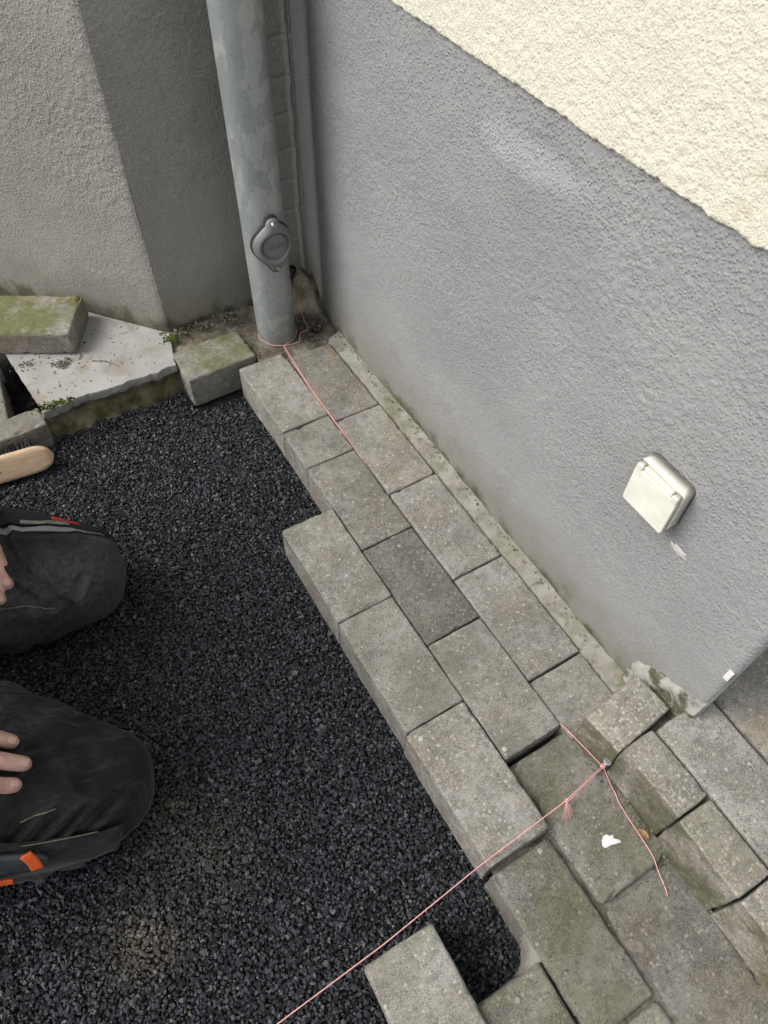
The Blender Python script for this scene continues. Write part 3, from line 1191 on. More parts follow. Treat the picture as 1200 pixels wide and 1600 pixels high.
def crumbs(name, spots, mat, seed, label=None, parent=None):
    rs = np.random.RandomState(seed)
    t = (1 + 5 ** .5) / 2
    ico = np.array([(-1, t, 0), (1, t, 0), (-1, -t, 0), (1, -t, 0), (0, -1, t), (0, 1, t), (0, -1, -t), (0, 1, -t), (t, 0, -1), (t, 0, 1), (-t, 0, -1), (-t, 0, 1)]) / 1.9
    fc = np.array([(0, 11, 5), (0, 5, 1), (0, 1, 7), (0, 7, 10), (0, 10, 11), (1, 5, 9), (5, 11, 4), (11, 10, 2), (10, 7, 6), (7, 1, 8), (3, 9, 4), (3, 4, 2), (3, 2, 6), (3, 6, 8), (3, 8, 9), (4, 9, 5), (2, 4, 11), (6, 2, 10), (8, 6, 7), (9, 8, 1)])
    V, F = [], []
    for i, (x, y, z, s) in enumerate(spots):
        v = ico * (1 + 0.35 * (rs.rand(12, 1) - .5)) * np.array([1, rs.uniform(.6, 1), rs.uniform(.4, .8)])
        a = rs.uniform(0, 6.28)
        v = v @ np.array([[math.cos(a), -math.sin(a), 0], [math.sin(a), math.cos(a), 0], [0, 0, 1]])
        V.append(v * s + np.array([x, y, z]))
        F.append(fc + 12 * i)
    o = link(name, quads_np(name, np.concatenate(V), np.concatenate(F)), mat)
    if parent is not None:
        child_at(o, parent)
    tag(o, label, kind='stuff')
    return o


rs = np.random.RandomState(5)
sp = [(-.440 + rs.normal(0, .014), .303 + rs.normal(0, .0045), .0005 + rs.uniform(-.001, .001), rs.uniform(.0014, .0036)) for i in range(130)]
child_at(crumbs('moss', sp, m_moss, 6), slab)
sp = [(-.182 + rs.normal(0, .010), .372 + rs.normal(0, .006), .001 + rs.uniform(-.002, .003), rs.uniform(.0015, .0036)) for i in range(90)]
sp += [(.118 + rs.normal(0, .004), .205 + rs.uniform(-.8, .0), .009 + rs.uniform(-.002, .002), rs.uniform(.0007, .0018)) for i in range(160)]
crumbs('moss', sp, m_moss, 7, 'green moss clumps at the foot of the walls')
sp = []
for i in range(150):
    sp.append((rs.uniform(-.475, -.22), rs.uniform(.31, .5), .001, rs.uniform(.0006, .0019)))
for i in range(90):
    sp.append((-.395 + rs.normal(0, .011), .408 + rs.normal(0, .006), .001 + abs(rs.normal(0, .002)), rs.uniform(.001, .003)))
for i in range(60):
    sp.append((-.455 + rs.normal(0, .014), .44 + rs.normal(0, .007), .001, rs.uniform(.0008, .0024)))
crumbs('soil_crumbs', sp, m_soil, 1, 'brown soil crumbs scattered on the pale slab')
sp = [(rs.uniform(-.56, -.47), rs.uniform(.30, .50), -.075 + rs.uniform(-.01, .01), rs.uniform(.008, .02)) for i in range(60)]
crumbs('gap_shade_lumps', sp, m_dark, 2, 'soil lumps painted black as the shade in the gap beside the slab')
sp = []
for i in range(160):
    sp.append((rs.uniform(-.05, .12), rs.uniform(.2, .385), rs.uniform(-.008, 0.0), rs.uniform(.001, .003)))
for i in range(110):
    sp.append((.095 + rs.normal(0, .012), .29 + rs.normal(0, .02), -.005 + rs.uniform(-.004, .006), rs.uniform(.0015, .004)))
for i in range(60):
    sp.append((rs.uniform(-.17, -.03), .375 + rs.normal(0, .008), .004 + rs.uniform(0, .008), rs.uniform(.002, .006)))
crumbs('rubble', sp, m_soil, 3, 'crumbs of mortar and earth round the foot of the downpipe')
sp = [(-.2 + .22 * rs.rand(), rs.uniform(-1.1, -.7), -.014, rs.uniform(.0006, .0016)) for i in range(160)]
sp += [(.012 + rs.normal(0, .006), rs.uniform(-.88, -.7), -.0105, rs.uniform(.001, .0028)) for i in range(130)]
crumbs('grit_crumbs', sp, m_sand, 4, 'sandy crumbs along the joints of the gutter')

# twigs on the slab
tw = []
for (a, b, cpt) in (((-.345, .385, .002), (-.322, .372, .003), (-.303, .345, .002)), ((-.365, .402, .002), (-.36, .41, .002), (-.357, .42, .002))):
    tw.append((smooth_path([a, b, cpt], 6), 0.0007))
tag(link('twig', tube_mesh('twig', tw, 5), m_root), 'thin dry twigs lying on the pale slab', 'twig')

# ------------------------------------------------------------------ gravel
def build_gravel():
    rs = np.random.RandomState(11)
    pitch = 0.0041
    xs = np.arange(-1.0, -0.085, pitch)
    ys_ = np.arange(-1.12, 0.335, pitch)
    X, Y = np.meshgrid(xs, ys_, indexing='ij')
    X = X.ravel() + rs.uniform(-.5, .5, X.size) * pitch * 1.1
    Y = Y.ravel() + rs.uniform(-.5, .5, Y.size) * pitch * 1.1
    keep = (Y > -1.12 + 0.0) & ~((X < -.72) & (Y < -.85)) & ~((X < -.62) & (Y > .25))
    solid = [(p[0], p[1], p[2], p[3]) for p in pv] + [(p[0], p[1], p[2], p[3]) for p in gp]
    solid += [(-.199, -.052, .240, .345), (-.387, -.292, -.985, -.786), (-.69, -.47, .275, .34), (-.5, 0, .318, .5), (-.20, .1, .22, .34)]
    for (a, b, c, d) in solid:
        keep &= ~((X > a + .004) & (X < b - .004) & (Y > c + .004) & (Y < d - .004))
    # far corner outside the picture, thinner
    X, Y = X[keep], Y[keep]
    n_ = len(X)
    base = np.stack([X, Y, np.zeros(n_)], 1)
    Z = gravel_height(base) + rs.normal(0, .0013, n_)
    cube = np.array([(x, y, z) for x in (-1, 1) for y in (-1, 1) for z in (-1, 1)], float)
    fc = np.array([(0, 1, 3), (0, 3, 2), (4, 6, 7), (4, 7, 5), (0, 4, 5), (0, 5, 1), (2, 3, 7), (2, 7, 6), (0, 2, 6), (0, 6, 4), (1, 5, 7), (1, 7, 3)])
    # broken chips: a box whose corners are knocked about, upper face pulled in
    v = cube[None] * (1 + 0.85 * (rs.rand(n_, 8, 3) - .5))
    v[:, :, :2] *= np.where(cube[None, :, 2:3] > 0, rs.uniform(.45, .9, (n_, 1, 1)), 1.0)
    v *= 0.82
    size = 0.00238 * np.exp(rs.normal(0, .24, n_))
    sc = np.stack([rs.uniform(1.0, 1.6, n_), rs.uniform(.75, 1.1, n_), rs.uniform(.5, .85, n_)], 1)
    v = v * sc[:, None, :] * size[:, None, None]
    # random rotation: spin and a tilt
    a = rs.uniform(0, 2 * math.pi, n_)
    b = rs.normal(0, .45, n_)
    g = rs.normal(0, .45, n_)
    ca, sa, cb, sb_, cg, sg = np.cos(a), np.sin(a), np.cos(b), np.sin(b), np.cos(g), np.sin(g)
    Rm = np.zeros((n_, 3, 3))
    Rm[:, 0, 0] = ca * cb; Rm[:, 0, 1] = ca * sb_ * sg - sa * cg; Rm[:, 0, 2] = ca * sb_ * cg + sa * sg
    Rm[:, 1, 0] = sa * cb; Rm[:, 1, 1] = sa * sb_ * sg + ca * cg; Rm[:, 1, 2] = sa * sb_ * cg - ca * sg
    Rm[:, 2, 0] = -sb_;    Rm[:, 2, 1] = cb * sg;                 Rm[:, 2, 2] = cb * cg
    v = np.einsum('nij,nkj->nki', Rm, v)
    v = v + np.stack([X, Y, Z], 1)[:, None, :]
    F = (fc[None] + 8 * np.arange(n_)[:, None, None]).reshape(-1, 3)
    me = quads_np('gravel', v.reshape(-1, 3), F)
    sh = np.clip(rs.beta(1.3, 3.0, n_) + (rs.rand(n_) < .02) * .55, 0, 1.5)
    du = np.zeros(n_)
    for (x, y, r, amt) in ((-.612, -.615, .040, .65), (-.588, -.635, .028, .45), (-.53, -.50, .045, .35), (-.515, -.475, .012, 1.0), (-.50, -.56, .05, .3)):
        d2 = ((X - x) ** 2 + (Y - y) ** 2) / r ** 2
        du = np.maximum(du, amt * np.exp(-d2))
    du = np.clip(du * (0.5 + 1.0 * rs.rand(n_)) + 0.10 * (rs.rand(n_) < .05) + (rs.rand(n_) < .0015) * 1.2, 0, 1.6)
    for nm, arr in (('shade', sh), ('dust', du)):
        at = me.attributes.new(nm, 'FLOAT', 'POINT')
        at.data.foreach_set('value', np.repeat(arr, 8).astype(np.float32))
    return me


tag(link('gravel', build_gravel(), m_gravel), 'fine black basalt grit spread level as paving bed', kind='stuff')

# ------------------------------------------------------------------ string and nail
def mat_string():
    M = Mat('pink_string', 0.75, 0.3)
    c = M.coord()
    col = M.mix(M.noise(c, 700, 2), (0.68, 0.27, 0.255), (0.86, 0.50, 0.48))
    return M.out(col)


NAIL = Vector((0.004, -0.7515, 0.021))
ring = []
for i in range(29):
    a = R(168 + i * 6.7)
    ring.append((PX + (PR + .0012) * math.cos(a), PY + (PR + .0012) * math.sin(a) - 0.001, 0.0 + .004 * math.cos(a * 2)))
kn = Vector((0.010, 0.2395, 0.001))
S = []
S.append((smooth_path([(PX - PR - .0005, PY + .008, .004), (PX - PR, PY - .008, .002), (PX - .028, PY - .032, .001), (PX - .016, PY - .041, .001), kn], 8), .00064))
S.append((smooth_path([(PX + PR + .001, PY + .012, .006), (PX + PR + .0, PY - .012, .004), (PX + .024, PY - .036, .001), kn], 8), .00064))
S.append((smooth_path([kn, (.035, .236, .0), (.045, .238, .001), (.055, .253, .004), (.078, .262, .001), (.080, .274, .0), (.082, .292, .006), (.083, .307, .014), (.086, .325, .022)], 8), .0006))
S.append(([kn, Vector((0.0006, 0.10, 0.003)), Vector((0.0003, -.03, .0005)), Vector((0.0003, -.10, -.004)), Vector((0.0003, -.20, -.014)), Vector((.0003, -.655, -.014)), Vector((.001, -.685, .004)), NAIL + Vector((-.001, .0015, 0))], .00064))
S.append(([kn + Vector((-.0025, -.002, 0)), Vector((-0.0016, 0.10, 0.002)), Vector((-0.0014, -.05, .001))], .0005))
far = [NAIL + Vector((-.002, 0, .001)), Vector((-.064, -.7605, .013)), Vector((-.207, -.767, .012)), Vector((-.354, -.779, .013)), Vector((-.50, -.785, .014)), Vector((-1.3, -.82, .02))]
S.append((far, .00072))
S.append((smooth_path([NAIL + Vector((-.001, -.001, -.001)), (-.03, -.7575, .012), (-.062, -.7625, .0125), (-.066, -.762, .012)], 8), .0007))
S.append((smooth_path([NAIL, (.006, -.775, -.002), (.007, -.785, -.0085), (.003, -.80, -.0095), (.0, -.835, -.0095), (-.003, -.868, -.0095), (-.008, -.886, -.0135), (-.012, -.906, -.0185), (-.016, -.914, -.0195)], 8), .00064))
# knot and frayed end
for i in range(5):
    S.append((smooth_path([(-.064 + .002 * math.cos(i * 1.3), -.7605 + .002 * math.sin(i * 1.3), .011 + .001 * i), (-.062, -.7595, .013), (-.066, -.7620, .0125)], 6), .00065))
for i in range(9):
    a = -2.5 + 0.22 * i
    S.append((smooth_path([(-.064, -.761, .012), (-.066 + .006 * math.cos(a), -.765 + .004 * math.sin(a), .006), (-.069 + (.011 + .003 * math.sin(i * 2.7)) * math.cos(a), -.769 + .011 * math.sin(a), -.008 + .003 * math.sin(i * 1.9))], 4), .00025))
# turns round the nail
turn = [(NAIL.x + .0026 * math.cos(i * .6), NAIL.y + .0026 * math.sin(i * .6), NAIL.z - .004 + .00022 * i) for i in range(40)]
S.append((turn, .0007))
tag(link('mason_line', tube_mesh('mason_line', S, 7), mat_string(), smooth=True), 'thin pink mason line stretched from the downpipe round a nail and off bottom left', 'string')

nl = empty('nail', (NAIL.x, NAIL.y, -.02), 'small steel nail in the kerb joint holding the pink string', 'nail')
m_steel = simple('nail_steel', (0.50, 0.52, 0.58), 0.35, 0.5, 0.1, 300, metallic=0.7)
top_ = NAIL + Vector((.0035, .0, .012))
child_at(link('shank', tube_mesh('shank', [([NAIL + Vector((-.006, 0, -.05)), top_], .0016)], 10), m_steel, smooth=True), nl)
axn = (top_ - (NAIL + Vector((-.006, 0, -.05)))).normalized()
child_at(link('head', tube_mesh('head', [([top_, top_ + axn * .0006, top_ + axn * .0018, top_ + axn * .0024], [.0035, .0055, .0055, .0042])], 20), m_steel, smooth=False), nl)

# ------------------------------------------------------------------ small things on the gutter
blob('paint_blob', (-.037, -.827, -.0128), .011, .0075, .0012, 12, m_white, (0, 0, 1), Vector((.5, 1, 0)), 48, 'white paint blob on the green gutter stone', 'paint', rag=0.8)


def leaf(name, c, length, width, ang_, mat, label, cat, curl=.003):
    n_, k_ = 14, 7
    V = np.zeros((n_, k_, 3))
    for i in range(n_):
        t = i / (n_ - 1)
        w = width * math.sin(math.pi * t ** .8) ** .9
        for j in range(k_):
            u = j / (k_ - 1) * 2 - 1
            x, y = (t - .5) * length, u * w
            V[i, j] = (c[0] + x * math.cos(ang_) - y * math.sin(ang_), c[1] + x * math.sin(ang_) + y * math.cos(ang_), c[2] + curl * u * u + curl * .8 * math.sin(t * 3))
    me = quads_np(name, V.reshape(-1, 3), grid_quads(n_, k_))
    o = link(name, me, mat, smooth=True)
    s = o.modifiers.new('solid', 'SOLIDIFY')
    s.thickness = .0004
    return tag(o, label, cat)


leaf('dry_leaf', (.003, -.843, -.009), .016, .0045, 1.9, simple('dry_leaf', (.30, .19, .10), .8, .2, .3, 200), 'small dry brown leaf beside the loose string tail', 'leaf')
leaf('green_leaf', (.105, -.948, ZS + .004), .022, .006, .6, simple('green_leaf', (.10, .22, .04), .6, .3, .25, 150), 'small green leaf at the right edge between kerb stones', 'leaf', .005)

# ------------------------------------------------------------------ brush
def mat_wood():
    M = Mat('beech_wood', 0.55, 0.35)
    c = M.coord()
    s = M.n('Mapping', Vector=c, Scale=(1.0, 7.0, 7.0)).outputs[0]
    g = M.noise(s, 30, 4, 0.6, 0.6)
    col = M.mix(M.ramp(g, 0.3, 0.7), (0.50, 0.345, 0.225), (0.66, 0.49, 0.34))
    col = M.mix(M.math('MULTIPLY', M.ramp(M.noise(s, 160, 3), 0.55, 0.75), 0.3), col, (0.36, 0.23, 0.14))
    return M.out(col, M.bump(g, 0.15, 0.001))


brush = empty('hand_brush', (-.60, .262, -.06), 'wooden hand brush with dark bristles lying on the grit at left edge', 'brush')
brush.rotation_euler = (R(34), 0, R(-24))
brush.rotation_euler = (R(60), R(0), R(-6))
# local frame: X along the block (tip at +X), Z = back of the block, bristles towards -Z ... the block lies tipped over
L0, W0, H0 = 0.25, 0.050, 0.020
n, k = 60, 40
V = np.zeros((n, k, 3))
for i in range(n):
    t = i / (n - 1)
    x = -L0 + (L0 + 0.108) * t
    e = max(0.0, (x - 0.066) / 0.042)
    hw = W0 / 2 * math.sqrt(max(0.0, 1 - min(1, e) ** 2.4))
    hh = H0 / 2 * math.sqrt(max(0.0, 1 - min(1, e) ** 5))
    for j in range(k):
        a = 2 * math.pi * j / k
        ca, sa = math.cos(a), math.sin(a)
        px_ = abs(ca) ** 0.35 * (1 if ca > 0 else -1)
        pz_ = abs(sa) ** 0.45 * (1 if sa > 0 else -1)
        V[i, j] = (x, px_ * hw, pz_ * hh)
wood = quads_np('block', V.reshape(-1, 3), grid_quads(n, k, True))
link('block', wood, mat_wood(), brush, smooth=True)
gro = tube_mesh('groove', [([(-.03, -.004, H0 / 2 - .0005), (.012, -.003, H0 / 2 - .0003)], [.0012, .0012])], 6)
link('groove', gro, simple('groove_dark', (.22, .13, .07), .8), brush)
br = []
rb = random.Random(2)
for i in range(46):
    for j in range(7):
        x = -L0 + .01 + (L0 + .07) * i / 45
        y = -W0 / 2 + .007 + (W0 - .014) * j / 6
        for q in range(5):
            sx, sy = rb.uniform(-.006, .006), rb.uniform(-.004, .007) + .0045 * max(0, j - 2)
            br.append(([(x, y, -H0 / 2 + .002), (x + sx * .4, y + sy * .4, -H0 / 2 - .007), (x + sx, y + sy, -H0 / 2 - .015)], [.0006, .0005, .0003]))
link('bristles', tube_mesh('bristles', br, 3), simple('bristle', (.035, .032, .035), .6, .4, .4, 100), brush)
brush.location = (-.588, .240, -.046)

# ------------------------------------------------------------------ the kneeling person
person = empty('person', (-.80, -.20, -.07), 'person in dusty black work trousers kneeling on the grit, hands on thighs', 'person')
BK = Vector((-0.94, 0.342, 0)).normalized()
SD = Vector((0.342, 0.94, 0)).normalized()       # towards the far side
KN = [Vector((-.519, -.094, 0)), Vector((-.590, -.426, 0))]
TAB_S = [-.072, -.069, -.062, -.048, -.025, 0.0, .05, .10, .16, .24, .34, .46]
TAB_W = [.0, .028, .045, .059, .070, .077, .090, .100, .106, .109, .110, .113]
TAB_T = [.005, .030, .046, .062, .077, .090, .115, .138, .162, .190, .215, .235]
TAB_B = [.004, -.03, -.046, -.060, -.070, -.076, -.079, -.079, -.079, -.079, -.079, -.079]


# cloth folds: start behind the knee, slope, middle angle, reach, width, height
FOLDS = [
    [(.03, -.05, 1.9, .55, .008, .007), (.065, -.06, 1.8, .6, .009, .008), (.10, -.06, 1.9, .6, .009, .008), (.00, -.04, 2.3, .5, .007, .006),
     (.14, -.07, 1.7, .7, .010, .008), (-.03, .03, 2.5, .4, .007, .005), (.08, .06, 2.6, .35, .007, .006)],
    [(.07, .10, .75, .45, .009, .009), (.11, .09, .9, .4, .008, .007), (.0, .08, 2.45, .35, .006, .008), (.03, .09, 2.5, .35, .006, .008),
     (.06, .09, 2.5, .35, .006, .008), (.09, .10, 2.4, .4, .007, .008), (-.03, .07, 2.5, .3, .006, .007), (.02, .05, 1.3, .3, .012, .004)]]


def leg_surface(K, S_, TH, off=0.0, seed=0, wrinkle=True):
    """S_ behind the knee, TH angle (0 far side, 90 top, 180 near side)"""
    S_, TH = np.asarray(S_, float), np.asarray(TH, float)
    W = np.interp(S_, TAB_S, TAB_W)
    T_ = np.interp(S_, TAB_S, TAB_T)
    B_ = np.interp(S_, TAB_S, TAB_B)
    ct, st = np.cos(TH), np.sin(TH)
    ex = 0.78
    cx_ = np.sign(ct) * np.abs(ct) ** ex
    sz = np.sign(st) * np.abs(st) ** ex
    zc, hz = (T_ + B_) / 2, (T_ - B_) / 2
    wide = 1 + (.34 if seed == 2 else .10) * sstep(-.02, .13, S_) * (ct > 0) * np.abs(ct) ** .5
    side, up = cx_ * W * wide, zc + sz * hz
    # pinch where thigh folds on to calf
    pinch = sstep(.03, .15, S_) * np.exp(-((up - (zc - .02)) / .02) ** 2)
    side = side * (1 - .10 * pinch)
    P = np.stack([K.x + BK.x * S_ + SD.x * side, K.y + BK.y * S_ + SD.y * side, up], 1)
    N_ = np.stack([SD.x * ct / np.maximum(W, .02), SD.y * ct / np.maximum(W, .02), st / np.maximum(hz, .02)], 1)
    N_[:, 0] += -BK.x * np.clip((-S_ - .02) / .05, 0, 1) * 40
    N_[:, 1] += -BK.y * np.clip((-S_ - .02) / .05, 0, 1) * 40
    N_ /= np.linalg.norm(N_, axis=1, keepdims=True)
    d = np.zeros(len(P)) + off
    if wrinkle:
        # soft cloth folds running slantwise round the leg, finer gathers low on the near side
        q = np.stack([S_ * 14 + TH * 1.1, TH * 1.3 - S_ * 6, np.full_like(S_, seed * 5.0)], 1)
        f = vnoise(q, 1.0, seed + 80)
        fold = 1 - np.abs(f)
        amp = .0105 * sstep(-.07, .02, S_)
        d = d + amp * (fold ** 3 - .35)
        q2 = np.stack([S_ * 34 - TH * 3.2, TH * 2.0 + S_ * 5, np.full_like(S_, seed * 3.0)], 1)
        f2 = 1 - np.abs(vnoise(q2, 1.0, seed + 90))
        low = sstep(2.1, 2.8, TH) * sstep(-.05, .02, S_) + sstep(1.0, .4, TH) * .6 * sstep(-.05, .02, S_)
        d = d + .009 * low * (f2 ** 3 - .3)
        for (s0, k_, t0, tw, wd, am) in FOLDS[seed - 1]:
            ds = S_ - (s0 + k_ * (TH - t0))
            d = d + (2.1 if seed == 1 else 1.3) * am * (np.exp(-np.abs(ds / wd) ** 1.3) - .7 * np.exp(-((ds - 1.5 * wd) / (.8 * wd)) ** 2)) * np.exp(-((TH - t0) / tw) ** 2)
        d = d + .0012 * fbm(P, 45, 2, seed + 95) + .004 * fbm(P, 11, 2, seed + 97)
    return P + N_ * d[:, None], N_


def mat_trousers():
    M = Mat('work_trouser_cloth', 0.9, 0.2)
    c = M.coord()
    col = M.mix(M.ramp(M.noise(c, 9, 4), 0.3, 0.7), (0.009, 0.0093, 0.0105), (0.020, 0.020, 0.021))
    dust = M.math('MULTIPLY', M.ramp(M.noise(c, 8, 3, 0.55, 0.3), 0.36, 0.68), M.ramp(M.noise(c, 150, 3, 0.7), 0.15, 0.8))
    col = M.mix(M.math('MULTIPLY', dust, 0.9), col, (0.092, 0.093, 0.094))
    sc = M.n('Mapping', Vector=c, Scale=(1.0, 3.0, 3.0), Rotation=(0.3, 0.5, 0.9)).outputs[0]
    scr = M.ramp(M.noise(sc, 50, 3, 0.6, 1.5), 0.70, 0.76)
    col = M.mix(M.math('MULTIPLY', scr, 0.35), col, (0.16, 0.155, 0.14))
    st = M.n('Mapping', Vector=c, Rotation=(0, 0, R(35)), Scale=(1.0, 5.0, 2.0)).outputs[0]
    stn = M.noise(st, 14, 4, 0.6, 0.6)
    col = M.mix(M.math('MULTIPLY', M.ramp(stn, 0.5, 0.72), 0.30), col, (0.085, 0.084, 0.080))  # pale streaks: worn ridges, also painting light on to the folds
    w = M.n('TexWave', {'wave_type': 'BANDS', 'bands_direction': 'DIAGONAL'}, Vector=c, Scale=420.0, Distortion=1.0).outputs['Fac']
    nrm = M.bump(w, 0.12, 0.0006)
    nrm = M.bump(stn, 0.4, 0.010, nrm)
    M.set(M.b, 'Sheen Weight', 0.10)
    M.set(M.b, 'Sheen Roughness', 0.4)
    return M.out(col, nrm)


m_trs = mat_trousers()
Vs, Fs, base = [], [], 0
ns, nt = 110, 200
sv = np.concatenate([np.linspace(-.0719, -.04, 26), np.linspace(-.04, .20, 150)[1:], np.linspace(.20, .46, 36)[1:]])
tv = np.linspace(0, 2 * math.pi, nt, endpoint=False)
A, B = np.meshgrid(sv, tv, indexing='ij')
for li, K in enumerate(KN):
    P, _ = leg_surface(K, A.ravel(), B.ravel(), 0, li + 1)
    Vs.append(P)
    Fs.append(grid_quads(len(sv), nt, True) + base)
    base += len(P)
# seat of the trousers joining both thighs
hip = Vector((-1.0, -.105, .19))
ua, ub = 40, 48
hv = []
for i in range(ua):
    ph = math.pi * i / (ua - 1)
    for j in range(ub):
        th = 2 * math.pi * j / ub
        loc = Vector((0.17 * math.sin(ph) * math.cos(th), 0.235 * math.sin(ph) * math.sin(th), 0.17 * math.cos(ph)))
        hv.append((hip + BK * -loc.x + SD * loc.y + Vector((0, 0, loc.z)))[:])
Vs.append(np.array(hv))
Fs.append(grid_quads(ua, ub, True) + base)
base += len(hv)
trs = child_at(link('trousers', quads_np('trousers', np.concatenate(Vs), np.concatenate(Fs)), m_trs, smooth=True), person)


def leg_strip(name, li, path, width, off, mat, parent, thick=.0012, n_=40, kk=7, wr=True):
    """band following the cloth; path = list of (s, theta in degrees)"""
    pts = smooth_path([(a, R(b), 0) for a, b in path], 10)
    m_ = len(pts)
    S_, T_ = [], []
    for i, p in enumerate(pts):
        t = pts[min(i + 1, m_ - 1)] - pts[max(i - 1, 0)]
        tm = Vector((t.x, t.y * .09, 0)).normalized()
        for j in range(kk):
            u = (j / (kk - 1) - .5) * (width(i / (m_ - 1)) if callable(width) else width)
            S_.append(p.x - tm.y * u)
            T_.append(p.y + tm.x * u / .09)
    P, N_ = leg_surface(KN[li], S_, T_, off, li + 1, wr)
    me = quads_np(name, P, grid_quads(m_, kk))
    o = link(name, me, mat, smooth=True)
    s = o.modifiers.new('solid', 'SOLIDIFY')
    s.thickness = thick
    s.offset = 0
    child_at(o, person)
    if parent is not None:
        o.parent = parent
        o.matrix_parent_inverse = Matrix.Identity(4)
    return o


m_grey = simple('grey_tape', (.20, .205, .215), .6, .4, .15, 200)
m_blk = simple('black_cordura', (.016, .0165, .019), .8, .25, .4, 300, .4)
m_red = simple('red_label', (.45, .035, .03), .6, .3, .2, 200)
m_org = simple('orange_plastic', (.75, .13, .025), .5, .4, .1, 100)
leg_strip('reflective_tape', 0, [(.11, 84), (.05, 84), (.00, 76), (-.03, 64), (-.05, 50)], lambda t: .0085, .0030, m_grey, trs)
leg_strip('pocket_flap', 0, [(.09, 64), (.03, 62), (-.02, 50), (-.045, 30)], .048, .0045, m_blk, trs, .003)
leg_strip('zip', 0, [(.045, 76), (.015, 74), (-.015, 66)], .006, .0075, simple('zip_metal', (.25, .24, .22), .4, .5, .3, 200, metallic=.5), trs, .002)
leg_strip('woven_label', 0, [(.008, 64), (-.008, 60), (-.022, 54)], .009, .0070, m_red, trs, .001)
# holster pocket on the near side of the other leg
leg_strip('tool_pocket', 1, [(.14, 152), (.08, 158), (.02, 167), (-.03, 178)], .058, .0085, m_trs, trs, .004, wr=False)
leg_strip('pocket_binding', 1, [(.165, 128), (.10, 134), (.055, 145), (.035, 165)], .008, .0120, m_trs, trs, .002, wr=False)

m_seam = simple('tan_stitching', (.20, .17, .12), .8, .2, .4, 500)
leg_strip('seam', 1, [(.15, 136), (.09, 139), (.04, 144), (-.02, 150)], .0013, .0125, m_seam, trs, .0008, wr=False)
leg_strip('seam', 0, [(.10, 150), (.05, 152), (.01, 160)], .0012, .0015, m_seam, trs, .0008)
leg_strip('seam', 1, [(.055, 128), (.035, 124), (.02, 122)], .0016, .0015, m_seam, trs, .0008)
knife = empty('knife', (-.66, -.56, .08), 'black and orange tool handle stuck in the trouser leg pocket', 'tool')


def free_strip(name, li, path, width, off, mat, thick):
    o = leg_strip(name, li, path, width, off, mat, None, thick, wr=False)
    child_at(o, knife)
    return o


free_strip('handle', 1, [(.13, 146), (.09, 150), (.055, 156), (.035, 160)], lambda t: .024 * math.sqrt(max(.02, 1 - (max(0, t - .6) / .42) ** 2)), .015, simple('handle_plastic', (.045, .05, .055), .35, .5, .2, 60), .010)
free_strip('orange_band', 1, [(.050, 147), (.046, 155), (.046, 163)], .012, .0195, m_org, .004)
free_strip('orange_cap', 1, [(.100, 164), (.085, 168), (.075, 170)], .007, .0185, m_org, .004)

# ---- body: one continuous surface from tapered limbs fused by a voxel remesh
HW = [Vector((-.80, -.03, .235)), Vector((-.80, -.385, .245))]   # wrists
body_parts = []


def capsule(a, b, ra, rb_, seg=14):
    a, b = Vector(a), Vector(b)
    t = (b - a).normalized()
    u = t.orthogonal().normalized()
    w = t.cross(u)
    V, F = [], []
    prof_ = []
    for i in range(1, 7):
        an = math.pi / 2 * i / 6
        prof_.append((a - t * ra * math.cos(an), ra * math.sin(an)))
    for i in range(6):
        an = math.pi / 2 * (1 - i / 6)
        prof_.append((b + t * rb_ * math.cos(an), rb_ * math.sin(an)))
    for (p, r_) in prof_:
        for k_ in range(seg):
            x = 2 * math.pi * k_ / seg
            V.append(p + (u * math.cos(x) + w * math.sin(x)) * r_)
    n_ = len(prof_)
    for i in range(n_ - 1):
        for k_ in range(seg):
            k2 = (k_ + 1) % seg
            F.append((i * seg + k_, i * seg + k2, (i + 1) * seg + k2, (i + 1) * seg + k_))
    V.append(a - t * ra)
    V.append(b + t * rb_)
    for k_ in range(seg):
        k2 = (k_ + 1) % seg
        F.append((n_ * seg, k2, k_))
        F.append((n_ * seg + 1, (n_ - 1) * seg + k_, (n_ - 1) * seg + k2))
    return V, F


caps = []
for li, K in enumerate(KN):
    sgn = 1 if li == 0 else -1
    hipj = Vector((-.97, -.11, .16)) + SD * (.10 * sgn)
    knee = Vector((K.x, K.y, .015))
    ank = knee - BK * -.38 + Vector((0, 0, -.045))
    caps += [(hipj, knee, .085, .058), (knee, ank, .055, .040), (ank, ank + BK * .10 + Vector((0, 0, -.005)), .035, .025)]
    # arms
    sh = Vector((-.945, -.125, .62)) + SD * (.185 * sgn)
    w0 = HW[li]
    el = (sh + w0) / 2 + Vector((-.06, 0, -.10)) + SD * (.10 * sgn)
    caps += [(Vector((-.95, -.12, .60)) + SD * (.08 * sgn), sh, .075, .062)]
caps += [(Vector((-.98, -.105, .18)), Vector((-.97, -.11, .40)), .135, .125), (Vector((-.97, -.11, .40)), Vector((-.95, -.12, .58)), .125, .13)]
caps += [(Vector((-.945, -.12, .66)), Vector((-.925, -.128, .76)), .060, .056)]
hc = Vector((-.905, -.135, .86))
caps += [(hc + Vector((-.012, 0, .02)), hc + Vector((.012, -.003, .0)), .083, .078), (hc + Vector((.02, -.006, -.055)), hc + Vector((.035, -.01, -.068)), .052, .038),
         (hc + Vector((.075, -.026, .005)), hc + Vector((.095, -.033, -.022)), .010, .014)]
for s_ in (1, -1):
    caps.append((hc + SD * (.082 * s_) + Vector((-.01, 0, .012)), hc + SD * (.085 * s_) + Vector((-.005, 0, -.018)), .012, .010))
    caps.append((hc + SD * (.03 * s_) + Vector((.066, -.022, .026)), hc + SD * (.012 * s_) + Vector((.076, -.026, .026)), .012, .011))
